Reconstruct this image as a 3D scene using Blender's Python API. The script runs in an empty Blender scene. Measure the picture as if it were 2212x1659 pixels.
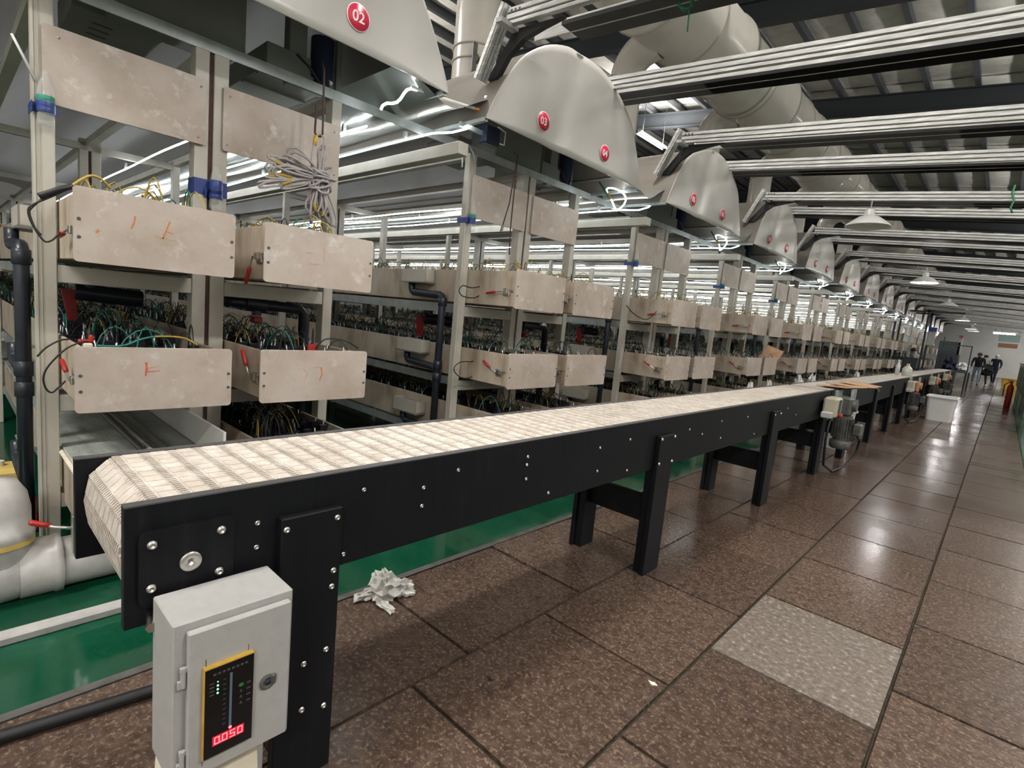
import bpy, math, random
from mathutils import Vector, Matrix
random.seed(7)
S = bpy.context.scene
COL = S.collection
PI = math.pi

# ------------------------------------------------------------------ camera
cam = bpy.data.cameras.new('camera')
cam.sensor_width = 36.0
cam.lens = 36.0 * 1147.0 / 2212.0
cam.clip_start = 0.02
cam.clip_end = 300
camo = bpy.data.objects.new('camera', cam)
COL.objects.link(camo)
yaw, pitch, roll = math.radians(42.33), math.radians(-7.457), math.radians(5.516)
fw = Vector((-math.sin(yaw) * math.cos(pitch), math.cos(yaw) * math.cos(pitch), math.sin(pitch)))
rt0 = Vector((math.cos(yaw), math.sin(yaw), 0))
up0 = rt0.cross(fw)
rt = math.cos(roll) * rt0 + math.sin(roll) * up0
up = -math.sin(roll) * rt0 + math.cos(roll) * up0
M = Matrix((rt, up, -fw)).transposed().to_4x4()
M.translation = Vector((0, 0, 1.4))
camo.matrix_world = M
S.camera = camo

# ------------------------------------------------------------------ view, world, ceiling and added fill lights
S.view_settings.view_transform = 'Standard'
S.view_settings.look = 'None'
S.view_settings.exposure = 0.10
S.view_settings.gamma = 1.0
S.view_settings.use_curve_mapping = False
W = bpy.data.worlds.new('world')
S.world = W
W.use_nodes = True
W.node_tree.nodes['Background'].inputs[0].default_value = (0.9, 0.95, 1.0, 1)
W.node_tree.nodes['Background'].inputs[1].default_value = 0.12

def area(name, loc, sx, sy, power, col=(1, 0.97, 0.92), rot=(0, 0, 0)):
    l = bpy.data.lights.new(name, 'AREA')
    l.shape = 'RECTANGLE'
    l.size = sx
    l.size_y = sy
    l.energy = power
    l.color = col
    o = bpy.data.objects.new(name, l)
    o.location = loc
    o.rotation_euler = rot
    COL.objects.link(o)
    return o

def roof_z(x):
    return 7.3 - 0.1 * (x + 2.2)

CEIL_AND_FILL_LIGHTS = [(2.7, y, 4.7) for y in (-3.0, 2.0, 7.0, 12.0, 17.0, 23.0, 29.0, 36.0, 44.0, 52.0, 58.0)] + [(-2.3, -2.5, 5.2), (-2.3, 3.2, 6.7), (-6.5, 1.0, 5.4), (-8.5, 14.4, 6.82), (-12.5, 6.0, 6.0)]  # unseen fill fixtures added to light the hall, beside one lamp behind the hoods
for x, y, z in CEIL_AND_FILL_LIGHTS:
    # down light at each fixture, plus an uplight added to brighten the roof
    area('ceiling_and_fill_area', (x, y, z - 0.07), 0.34, 1.5, 190.0)
    area('added_roof_uplight', (x, y, z + 0.08), 0.34, 1.5, 230.0, rot=(PI, 0, 0))
LED_STRENGTH = 25.0
PENDANT_POWER = 20.0

# ------------------------------------------------------------------ materials
def mat(name, base=(0.5, 0.5, 0.5), rough=0.5, metal=0.0, emit=None, estr=0.0, alpha=1.0, trans=0.0, spec=0.5, coat=0.0, ior=1.45):
    m = bpy.data.materials.new(name)
    m.use_nodes = True
    b = m.node_tree.nodes['Principled BSDF']
    b.inputs['Base Color'].default_value = (*base, 1)
    b.inputs['Roughness'].default_value = rough
    b.inputs['Metallic'].default_value = metal
    b.inputs['Alpha'].default_value = alpha
    b.inputs['Transmission Weight'].default_value = trans
    b.inputs['Specular IOR Level'].default_value = spec
    b.inputs['Coat Weight'].default_value = coat
    b.inputs['IOR'].default_value = ior
    if emit:
        b.inputs['Emission Color'].default_value = (*emit, 1)
        b.inputs['Emission Strength'].default_value = estr
    return m

def N(m, t, **kw):
    n = m.node_tree.nodes.new(t)
    for k, v in kw.items():
        if k in n.inputs:
            n.inputs[k].default_value = v
        else:
            setattr(n, k, v)
    return n

def L(m, a, b):
    m.node_tree.links.new(a, b)

def coords(m, scale=(1, 1, 1), obj=True):
    t = N(m, 'ShaderNodeTexCoord')
    mp = N(m, 'ShaderNodeMapping')
    mp.inputs['Scale'].default_value = scale
    if obj:
        L(m, t.outputs['Object'], mp.inputs[0])
    else:
        g = N(m, 'ShaderNodeNewGeometry')
        L(m, g.outputs['Position'], mp.inputs[0])
    return mp.outputs[0]

def ramp(m, fac, stops):
    r = N(m, 'ShaderNodeValToRGB')
    el = r.color_ramp.elements
    while len(el) < len(stops):
        el.new(0.5)
    for e, (p, c) in zip(el, stops):
        e.position = p
        e.color = (*c, 1)
    L(m, fac, r.inputs[0])
    return r.outputs[0]

def mixc(m, fac, a, b):
    x = N(m, 'ShaderNodeMix')
    x.data_type = 'RGBA'
    if isinstance(fac, float):
        x.inputs[0].default_value = fac
    else:
        L(m, fac, x.inputs[0])
    for s, v in ((6, a), (7, b)):
        if isinstance(v, tuple):
            x.inputs[s].default_value = (*v, 1)
        else:
            L(m, v, x.inputs[s])
    return x.outputs[2]

def noise(m, vec, scale, detail=4, rough=0.6):
    n = N(m, 'ShaderNodeTexNoise')
    n.inputs['Scale'].default_value = scale
    n.inputs['Detail'].default_value = detail
    n.inputs['Roughness'].default_value = rough
    L(m, vec, n.inputs['Vector'])
    return n.outputs[0]

def bump(m, h, strength=0.3, dist=0.01):
    b = N(m, 'ShaderNodeBump')
    b.inputs['Strength'].default_value = strength
    b.inputs['Distance'].default_value = dist
    L(m, h, b.inputs['Height'])
    L(m, b.outputs[0], m.node_tree.nodes['Principled BSDF'].inputs['Normal'])

def bsdf(m):
    return m.node_tree.nodes['Principled BSDF']

def mottled(name, stops, scale, rough, bumpv=0.0, metal=0.0, world=True, stretch=(1, 1, 1), spec=0.5, coat=0.0, roughr=None):
    m = mat(name, rough=rough, metal=metal, spec=spec, coat=coat)
    v = coords(m, stretch, not world)
    n = noise(m, v, scale, 6, 0.62)
    L(m, ramp(m, n, stops), bsdf(m).inputs['Base Color'])
    if roughr:
        mr = N(m, 'ShaderNodeMapRange')
        mr.inputs[1].default_value = 0.3
        mr.inputs[2].default_value = 0.7
        mr.inputs[3].default_value = roughr[0]
        mr.inputs[4].default_value = roughr[1]
        L(m, n, mr.inputs[0])
        L(m, mr.outputs[0], bsdf(m).inputs['Roughness'])
    if bumpv:
        bump(m, n, bumpv, 0.004)
    return m

MT = {}
def stained(name, base, brown, salt, rough):
    m = mat(name, rough=rough)
    t = N(m, 'ShaderNodeTexCoord')
    info = N(m, 'ShaderNodeObjectInfo')
    sh = N(m, 'ShaderNodeVectorMath'); sh.operation = 'SCALE'
    cmb = N(m, 'ShaderNodeCombineXYZ')
    for i in range(3): L(m, info.outputs['Random'], cmb.inputs[i])
    L(m, cmb.outputs[0], sh.inputs[0]); sh.inputs['Scale'].default_value = 37.0
    ad = N(m, 'ShaderNodeVectorMath'); ad.operation = 'ADD'
    L(m, t.outputs['Object'], ad.inputs[0]); L(m, sh.outputs[0], ad.inputs[1])
    v = ad.outputs[0]
    a = noise(m, v, 3.5, 5, 0.6); b = noise(m, v, 9.0, 7, 0.7); c = noise(m, v, 45.0, 3, 0.6)
    col = mixc(m, ramp(m, a, [(0.38, (0, 0, 0)), (0.68, (1, 1, 1))]), base, brown)
    col = mixc(m, ramp(m, b, [(0.56, (0, 0, 0)), (0.70, (1, 1, 1))]), col, salt)
    col = mixc(m, ramp(m, c, [(0.62, (0, 0, 0)), (0.72, (0.5, 0.5, 0.5))]), col, brown)
    L(m, col, bsdf(m).inputs['Base Color'])
    bump(m, b, 0.06, 0.004)
    return m
MT['pvc'] = stained('salt_stained_pvc', (0.50, 0.435, 0.385), (0.39, 0.315, 0.255), (0.60, 0.56, 0.535), 0.55)
MT['pvc_wall'] = mottled('stained_pvc_wall', [(0.3, (0.27, 0.205, 0.15)), (0.45, (0.42, 0.345, 0.27)), (0.6, (0.47, 0.405, 0.33)), (0.75, (0.52, 0.46, 0.39))], 4.5, 0.5, 0.05, stretch=(1.6, 1.6, 0.6), world=False)
MT['post'] = mottled('grey_beige_post', [(0.3, (0.40, 0.375, 0.315)), (0.55, (0.50, 0.47, 0.41)), (0.75, (0.56, 0.525, 0.47))], 3.0, 0.45, world=False)
MT['zinc'] = mottled('galvanised_steel', [(0.3, (0.30, 0.33, 0.32)), (0.6, (0.42, 0.45, 0.44)), (0.8, (0.55, 0.57, 0.56))], 8.0, 0.42, metal=0.5, world=False)
MT['dark_grey'] = mottled('dark_grey_sheet', [(0.3, (0.15, 0.15, 0.13)), (0.7, (0.21, 0.21, 0.185))], 2.0, 0.5)
MT['black'] = mottled('black_board', [(0.3, (0.0045, 0.005, 0.007)), (0.6, (0.007, 0.0075, 0.0095)), (0.8, (0.014, 0.014, 0.016))], 9.0, 0.5, 0.03, stretch=(1, 4, 0.35), spec=0.22, world=True)
MT['black_edge'] = mat('worn_black_edge', (0.06, 0.058, 0.06), 0.5)
MT['black_plain'] = mat('black_plastic', (0.012, 0.012, 0.014), 0.4)
MT['black_pipe'] = mottled('blue_black_pipe', [(0.3, (0.014, 0.017, 0.026)), (0.7, (0.03, 0.034, 0.045))], 6.0, 0.32, world=False)
MT['belt'] = mottled('cream_belt_plastic', [(0.28, (0.41, 0.355, 0.305)), (0.5, (0.53, 0.475, 0.42)), (0.68, (0.65, 0.60, 0.545))], 16.0, 0.5, 0.1, stretch=(1, 1, 1))
MT['steel'] = mat('bright_steel', (0.62, 0.6, 0.57), 0.3, 1.0)
MT['cabinet'] = mottled('grey_cabinet_paint', [(0.3, (0.325, 0.32, 0.31)), (0.7, (0.365, 0.36, 0.35))], 30.0, 0.5, 0.03)
MT['yellow'] = mottled('yellow_plastic', [(0.3, (0.52, 0.30, 0.03)), (0.7, (0.68, 0.42, 0.07))], 30.0, 0.45)
MT['screen'] = mat('black_gloss', (0.004, 0.004, 0.005), 0.12)
MT['red_led'] = mat('red_led', (0.6, 0.02, 0.03), 0.4, emit=(1.0, 0.30, 0.33), estr=1.3)
MT['red_glow'] = mat('red_display_window', (0.3, 0.005, 0.01), 0.3, emit=(1.0, 0.012, 0.05), estr=0.5)
MT['green_led'] = mat('green_led', (0.1, 0.7, 0.2), 0.4, emit=(0.25, 1.0, 0.35), estr=2.5)
MT['bar'] = mat('grey_blue_bar', (0.09, 0.13, 0.17), 0.4)
MT['dim'] = mat('dim_grey_print', (0.05, 0.05, 0.06), 0.5)
MT['dim_green'] = mat('dim_green_print', (0.02, 0.16, 0.03), 0.5)
MT['cream'] = mottled('cream_foam', [(0.3, (0.62, 0.55, 0.42)), (0.7, (0.72, 0.66, 0.55))], 12.0, 0.7)
MT['red'] = mat('red_plastic', (0.36, 0.02, 0.015), 0.35)
MT['red_dark'] = mat('dark_red_plastic', (0.22, 0.012, 0.012), 0.4)
MT['orange_paint'] = mat('orange_marker', (0.55, 0.20, 0.07), 0.7)
MT['orange_faint'] = mat('faint_orange_marker', (0.50, 0.30, 0.19), 0.7)
MT['red_paint'] = mat('red_marker', (0.58, 0.12, 0.06), 0.7)
MT['blue_tape'] = mottled('blue_tape', [(0.3, (0.015, 0.035, 0.17)), (0.7, (0.03, 0.06, 0.25))], 30.0, 0.35)
MT['green_label'] = mat('green_label', (0.03, 0.25, 0.17), 0.4)
MT['clear'] = mat('clear_plastic', (0.75, 0.77, 0.75), 0.06, alpha=0.22)
MT['film'] = mottled('shiny_film', [(0.35, (0.50, 0.52, 0.50)), (0.7, (0.66, 0.67, 0.64))], 3.0, 0.24, 0.25, metal=0.75, stretch=(0.5, 3, 1))
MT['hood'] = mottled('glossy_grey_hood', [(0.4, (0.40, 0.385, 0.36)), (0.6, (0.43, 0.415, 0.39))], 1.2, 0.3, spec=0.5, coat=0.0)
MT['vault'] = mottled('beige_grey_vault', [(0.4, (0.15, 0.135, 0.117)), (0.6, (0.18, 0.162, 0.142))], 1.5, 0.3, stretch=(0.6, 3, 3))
MT['duct'] = mottled('grey_pp_duct', [(0.4, (0.54, 0.51, 0.46)), (0.6, (0.60, 0.57, 0.52))], 1.2, 0.2, coat=0.3)
MT['duct_seam'] = mat('duct_weld', (0.42, 0.38, 0.33), 0.4)
MT['green_rope'] = mat('green_rope', (0.02, 0.16, 0.07), 0.6)
MT['alu'] = mottled('scratched_aluminium', [(0.3, (0.34, 0.335, 0.325)), (0.5, (0.46, 0.455, 0.44)), (0.66, (0.66, 0.66, 0.64))], 9.0, 0.45, 0.05, metal=0.5, stretch=(0.6, 6, 6))
MT['tray'] = mottled('black_tray', [(0.3, (0.006, 0.006, 0.006)), (0.7, (0.02, 0.02, 0.02))], 4.0, 0.5)
MT['crossbar'] = mat('grey_crossbar', (0.34, 0.34, 0.33), 0.5, 0.0)
MT['beam'] = mat('dark_steel_beam', (0.028, 0.032, 0.037), 0.55)
MT['purlin'] = mat('dark_grey_purlin', (0.085, 0.092, 0.1), 0.5, 0.3)
MT['insul'] = mottled('white_insulation', [(0.3, (0.52, 0.50, 0.46)), (0.6, (0.66, 0.64, 0.59))], 4.0, 0.75, 0.6)
MT['wall'] = mottled('grey_wall', [(0.3, (0.46, 0.45, 0.43)), (0.7, (0.55, 0.54, 0.52))], 0.6, 0.8)
MT['led'] = mat('led_white', (1, 1, 1), 0.5, emit=(0.93, 0.98, 1.0), estr=LED_STRENGTH)
MT['lamp_on'] = mat('lamp_white', (1, 1, 1), 0.5, emit=(1.0, 0.98, 1.0), estr=30.0)
MT['lamp_off'] = mat('lamp_glass', (0.7, 0.7, 0.68), 0.3)
MT['shade'] = mat('white_enamel', (0.62, 0.61, 0.59), 0.3)
MT['amber'] = mat('amber_tape', (0.55, 0.22, 0.02), 0.35)
MT['wire_yellow'] = mat('yellow_wire', (0.40, 0.27, 0.04), 0.45)
MT['wire_teal'] = mat('teal_wire', (0.02, 0.17, 0.13), 0.45)
MT['wire_dark'] = mat('dark_wire', (0.018, 0.022, 0.02), 0.45)
MT['electrode'] = mottled('black_electrode', [(0.3, (0.006, 0.007, 0.010)), (0.7, (0.022, 0.024, 0.032))], 20.0, 0.35)
MT['clip'] = mat('silver_clip', (0.6, 0.6, 0.62), 0.35, 0.8)
MT['cable_grey'] = mat('grey_cable', (0.36, 0.33, 0.33), 0.45)
MT['rust'] = mottled('rusty_rod', [(0.3, (0.05, 0.03, 0.025)), (0.7, (0.10, 0.05, 0.04))], 40.0, 0.8)
MT['navy'] = mat('navy_motor', (0.012, 0.018, 0.04), 0.4)
MT['motor_grey'] = mottled('greasy_grey_motor', [(0.3, (0.045, 0.045, 0.04)), (0.7, (0.13, 0.13, 0.12))], 12.0, 0.45, 0.1)
MT['white_pipe'] = mottled('white_drain_pipe', [(0.3, (0.33, 0.315, 0.30)), (0.55, (0.44, 0.43, 0.415)), (0.75, (0.50, 0.49, 0.475))], 6.0, 0.35)
MT['pale_yellow'] = mat('pale_yellow_band', (0.62, 0.45, 0.13), 0.45)
MT['curb'] = mottled('pale_grey_curb', [(0.3, (0.30, 0.29, 0.28)), (0.7, (0.45, 0.44, 0.43))], 8.0, 0.6, 0.1)
MT['hose'] = mat('black_hose', (0.012, 0.012, 0.014), 0.45)
MT['white_tub'] = mottled('white_tub_plastic', [(0.3, (0.62, 0.62, 0.61)), (0.7, (0.72, 0.72, 0.72))], 3.0, 0.35)
MT['junction'] = mottled('cream_junction_box', [(0.3, (0.34, 0.31, 0.22)), (0.7, (0.42, 0.39, 0.30))], 10.0, 0.5)
MT['cardboard'] = mottled('cardboard', [(0.3, (0.36, 0.20, 0.11)), (0.7, (0.52, 0.33, 0.20))], 10.0, 0.8)
MT['green_machine'] = mottled('grey_green_machine', [(0.3, (0.10, 0.14, 0.09)), (0.7, (0.16, 0.20, 0.14))], 3.0, 0.45)
MT['dark_tub'] = mat('slate_grey_tub', (0.05, 0.06, 0.068), 0.5)
MT['sign'] = mat('pale_sign', (0.45, 0.60, 0.60), 0.5)
MT['orange_sign'] = mat('dull_orange_sign', (0.45, 0.22, 0.12), 0.5)
MT['skin'] = mat('skin', (0.50, 0.32, 0.24), 0.5)
MT['cloth_black'] = mat('black_cloth', (0.012, 0.012, 0.016), 0.8)
MT['cloth_navy'] = mat('navy_cloth', (0.014, 0.018, 0.045), 0.8)
MT['cloth_grey'] = mat('grey_cloth', (0.33, 0.33, 0.34), 0.8)
MT['cloth_blue'] = mat('faded_blue_cloth', (0.20, 0.27, 0.34), 0.8)
MT['hair'] = mat('black_hair', (0.01, 0.009, 0.009), 0.5)
MT['white_cap'] = mat('white_cap', (0.6, 0.6, 0.58), 0.6)
MT['sticker'] = mat('crimson_sticker', (0.52, 0.022, 0.055), 0.35)
MT['sticker_white'] = mat('white_print', (0.80, 0.72, 0.73), 0.4)
MT['bag'] = mottled('cloudy_bag', [(0.35, (0.62, 0.60, 0.55)), (0.65, (0.80, 0.79, 0.75))], 14.0, 0.22)
bsdf(MT['bag']).inputs['Transmission Weight'].default_value = 0.35
MT['glass'] = mottled('wet_glass_lid', [(0.35, (0.42, 0.46, 0.42)), (0.7, (0.72, 0.76, 0.72))], 5.0, 0.08, 0.05, metal=0.3, stretch=(1, 4, 1))
MT['ink'] = mat('black_ink', (0.03, 0.03, 0.03), 0.6)

# granite tiles: brown ground with tan and dark flecks, wet sheen in patches
def granite():
    m = mat('brown_granite', rough=0.25, spec=0.5)
    v = coords(m, (1, 1, 1), False)
    n1 = noise(m, v, 62.0, 3, 0.7)
    n2 = noise(m, v, 24.0, 4, 0.6)
    n3 = noise(m, v, 1.3, 2, 0.5)
    ground = ramp(m, n2, [(0.35, (0.048, 0.031, 0.024)), (0.5, (0.070, 0.046, 0.036)), (0.66, (0.098, 0.066, 0.050))])
    fleck = ramp(m, n1, [(0.52, (0, 0, 0)), (0.70, (1, 1, 1))])
    c = mixc(m, fleck, ground, (0.215, 0.152, 0.104))
    info = N(m, 'ShaderNodeObjectInfo')
    c2 = N(m, 'ShaderNodeHueSaturation')
    mr0 = N(m, 'ShaderNodeMapRange')
    mr0.inputs[3].default_value = 0.82
    mr0.inputs[4].default_value = 1.12
    L(m, info.outputs['Random'], mr0.inputs[0])
    L(m, mr0.outputs[0], c2.inputs['Value'])
    L(m, c, c2.inputs['Color'])
    L(m, c2.outputs[0], bsdf(m).inputs['Base Color'])
    mr = N(m, 'ShaderNodeMapRange')
    mr.inputs[1].default_value = 0.25
    mr.inputs[2].default_value = 0.75
    mr.inputs[3].default_value = 0.13
    mr.inputs[4].default_value = 0.30
    L(m, n3, mr.inputs[0])
    L(m, mr.outputs[0], bsdf(m).inputs['Roughness'])
    bump(m, n2, 0.10, 0.003)
    return m
MT['tile'] = granite()
MT['tile_wet_glare'] = mottled('wet_granite_glare', [(0.3, (0.10, 0.078, 0.064)), (0.5, (0.155, 0.128, 0.108)), (0.70, (0.25, 0.22, 0.195))], 40.0, 0.25, 0.7, roughr=(0.16, 0.30))  # paler base colour stands in for lamp glare on one wet tile
MT['grout'] = mottled('dark_grout', [(0.3, (0.022, 0.018, 0.013)), (0.7, (0.05, 0.04, 0.028))], 30.0, 0.9, 0.2, spec=0.15)
MT['green_floor'] = mottled('green_floor_paint', [(0.3, (0.003, 0.043, 0.021)), (0.6, (0.005, 0.066, 0.033)), (0.78, (0.03, 0.11, 0.07))], 2.5, 0.12, roughr=(0.05, 0.16))

# ------------------------------------------------------------------ mesh builder
class MB:
    def __init__(s):
        s.v = []; s.f = []; s.m = []; s.s = []
    def add(s, vs, fs, mi=0, smooth=False):
        o = len(s.v)
        s.v.extend([tuple(p) for p in vs])
        for f in fs:
            s.f.append(tuple(i + o for i in f)); s.m.append(mi); s.s.append(smooth)
        return s
    def box(s, x0, x1, y0, y1, z0, z1, b=0.0, mi=0, mx=None):
        if b <= 0:
            vs = [(x, y, z) for x in (x0, x1) for y in (y0, y1) for z in (z0, z1)]
            fs = [(0, 1, 3, 2), (4, 6, 7, 5), (0, 4, 5, 1), (2, 3, 7, 6), (0, 2, 6, 4), (1, 5, 7, 3)]
        else:
            b = min(b, 0.45 * min(abs(x1 - x0), abs(y1 - y0), abs(z1 - z0)))
            vs = []; idx = {}
            X = (x0, x1); Y = (y0, y1); Z = (z0, z1)
            for i in (0, 1):
                for j in (0, 1):
                    for k in (0, 1):
                        sx, sy, sz = (1, -1)[i], (1, -1)[j], (1, -1)[k]
                        for a in range(3):
                            p = [X[i] + sx * b, Y[j] + sy * b, Z[k] + sz * b]
                            p[a] = (X[i], Y[j], Z[k])[a]
                            idx[(i, j, k, a)] = len(vs); vs.append(tuple(p))
            fs = []
            g = lambda i, j, k, a: idx[(i, j, k, a)]
            for a in range(3):
                for e in (0, 1):
                    q = []
                    for (p, r) in ((0, 0), (1, 0), (1, 1), (0, 1)):
                        t = [0, 0, 0]; t[a] = e; t[(a + 1) % 3] = p; t[(a + 2) % 3] = r
                        q.append(g(*t, a))
                    fs.append(tuple(q) if e else tuple(reversed(q)))
            for a in range(3):
                b1, b2 = (a + 1) % 3, (a + 2) % 3
                for p in (0, 1):
                    for r in (0, 1):
                        t0 = [0, 0, 0]; t0[b1] = p; t0[b2] = r; t1 = list(t0); t1[a] = 1
                        q = (g(*t0, b1), g(*t1, b1), g(*t1, b2), g(*t0, b2))
                        fs.append(q if (p == r) else tuple(reversed(q)))
            for i in (0, 1):
                for j in (0, 1):
                    for k in (0, 1):
                        q = (g(i, j, k, 0), g(i, j, k, 1), g(i, j, k, 2))
                        fs.append(q if (i + j + k) % 2 == 1 else tuple(reversed(q)))
        if mx is not None:
            vs = [tuple(mx @ Vector(p)) for p in vs]
        return s.add(vs, fs, mi)
    def frame(s, d):
        d = Vector(d).normalized()
        a = Vector((0, 0, 1)) if abs(d.z) < 0.9 else Vector((1, 0, 0))
        u = d.cross(a).normalized()
        return u, d.cross(u).normalized()
    def cyl(s, p0, p1, r0, r1=None, n=16, caps=True, mi=0, smooth=True):
        r1 = r0 if r1 is None else r1
        p0, p1 = Vector(p0), Vector(p1)
        u, w = s.frame(p1 - p0)
        vs = []
        for p, r in ((p0, r0), (p1, r1)):
            for i in range(n):
                a = 2 * PI * i / n
                vs.append(p + u * (r * math.cos(a)) + w * (r * math.sin(a)))
        fs = [(i, (i + 1) % n, n + (i + 1) % n, n + i) for i in range(n)]
        s.add(vs, fs, mi, smooth)
        if caps:
            s.add(vs[:n], [tuple(reversed(range(n)))], mi)
            s.add(vs[n:], [tuple(range(n))], mi)
        return s
    def tube(s, pts, r, n=8, caps=True, mi=0, radii=None):
        pts = [Vector(p) for p in pts]
        vs = []; u = None
        for i, p in enumerate(pts):
            d = (pts[min(i + 1, len(pts) - 1)] - pts[max(i - 1, 0)])
            if d.length < 1e-9:
                d = Vector((0, 0, 1))
            d.normalize()
            if u is None:
                u, w = s.frame(d)
            else:
                u = (u - d * u.dot(d))
                if u.length < 1e-6:
                    u, w = s.frame(d)
                u.normalize(); w = d.cross(u)
            rr = radii[i] if radii else r
            for k in range(n):
                a = 2 * PI * k / n
                vs.append(p + u * (rr * math.cos(a)) + w * (rr * math.sin(a)))
        fs = [(i * n + k, i * n + (k + 1) % n, (i + 1) * n + (k + 1) % n, (i + 1) * n + k) for i in range(len(pts) - 1) for k in range(n)]
        if caps:
            fs.append(tuple(reversed(range(n)))); fs.append(tuple(range((len(pts) - 1) * n, len(pts) * n)))
        return s.add(vs, fs, mi, True)
    def lathe(s, prof, c=(0, 0, 0), n=24, axis='z', mi=0, smooth=True, close=False):
        vs = []
        for (r, h) in prof:
            for i in range(n):
                a = 2 * PI * i / n
                x, y = r * math.cos(a), r * math.sin(a)
                if axis == 'z': p = (c[0] + x, c[1] + y, c[2] + h)
                elif axis == 'x': p = (c[0] + h, c[1] + x, c[2] + y)
                else: p = (c[0] + y, c[1] + h, c[2] + x)
                vs.append(p)
        m = len(prof)
        fs = [(j * n + i, j * n + (i + 1) % n, (j + 1) * n + (i + 1) % n, (j + 1) * n + i) for j in range(m - 1) for i in range(n)]
        if close:
            fs.append(tuple(range((m - 1) * n, m * n))); fs.append(tuple(reversed(range(n))))
        return s.add(vs, fs, mi, smooth)
    def prism(s, poly, axis, a, b, mi=0, smooth=False):
        n = len(poly)
        def P(u, v, t):
            return {'x': (t, u, v), 'y': (u, t, v), 'z': (u, v, t)}[axis]
        vs = [P(u, v, a) for u, v in poly] + [P(u, v, b) for u, v in poly]
        s.add(vs, [(i, (i + 1) % n, n + (i + 1) % n, n + i) for i in range(n)], mi, smooth)
        s.add(vs[:n], [tuple(reversed(range(n)))], mi)
        s.add(vs[n:], [tuple(range(n))], mi)
        return s
    def mesh(s, name, mats, off=(0, 0, 0)):
        me = bpy.data.meshes.new(name)
        ox, oy, oz = off
        me.from_pydata([(x - ox, y - oy, z - oz) for x, y, z in s.v], [], s.f)
        for mm in (mats if isinstance(mats, (list, tuple)) else [mats]):
            me.materials.append(MT[mm] if isinstance(mm, str) else mm)
        me.polygons.foreach_set('material_index', s.m)
        me.polygons.foreach_set('use_smooth', s.s)
        me.update()
        return me

def rrect(u0, u1, v0, v1, r, n=3):
    out = []
    for cu, cv, a0 in ((u1 - r, v1 - r, 0), (u0 + r, v1 - r, 90), (u0 + r, v0 + r, 180), (u1 - r, v0 + r, 270)):
        for i in range(n + 1):
            a = math.radians(a0 + 90 * i / n)
            out.append((cu + r * math.cos(a), cv + r * math.sin(a)))
    return out

def link(o, parent=None):
    COL.objects.link(o)
    if parent is not None:
        o.parent = parent
    return o

def thing(name, label, cat, base, group=None):
    o = bpy.data.objects.new(name, None)
    o.empty_display_size = 0.05
    o.location = base
    o['label'] = label
    o['category'] = cat
    if group: o['group'] = group
    COL.objects.link(o)
    return o

def base_of(o):
    b = Vector(o.location)
    while o.parent is not None:
        o = o.parent
        b += Vector(o.location)
    return b

def part(name, mb, mats, parent, label=None, stuff=False):
    """mesh built in scene coordinates, stored relative to its parent"""
    me = mb.mesh(name, mats, base_of(parent)) if isinstance(mb, MB) else mb
    o = bpy.data.objects.new(name, me)
    if label: o['label'] = label
    if stuff: o['kind'] = 'stuff'
    return link(o, parent)

def solid(name, label, cat, mb, mats, base, group=None):
    o = bpy.data.objects.new(name, mb.mesh(name, mats, base))
    o.location = base
    o['label'] = label; o['category'] = cat
    if group: o['group'] = group
    return link(o)

def struct(name, mb, mats, base=(0, 0, 0)):
    o = bpy.data.objects.new(name, mb.mesh(name, mats, base))
    o.location = base
    o['kind'] = 'structure'
    return link(o)

def copy_tree(o, parent=None, loc=None, label=None, group=None):
    c = o.copy()
    COL.objects.link(c)
    if parent is not None:
        c.parent = parent
    if loc is not None: c.location = loc
    if label: c['label'] = label
    if group: c['group'] = group
    for ch in list(o.children):
        copy_tree(ch, c)
    return c

def bolt_mb(p, d, r, h):
    """cap screw: washer, head with hex socket; d is the outward axis letter sign on x"""
    b = MB()
    x, y, z = p
    b.lathe([(0.0, 0), (r, 0), (r, h * 0.25), (r * 0.8, h * 0.3), (r * 0.8, h * 0.9), (r * 0.66, h), (r * 0.4, h), (r * 0.36, h * 0.55), (0, h * 0.5)], (x, y, z), 12, 'x')
    return b
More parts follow.
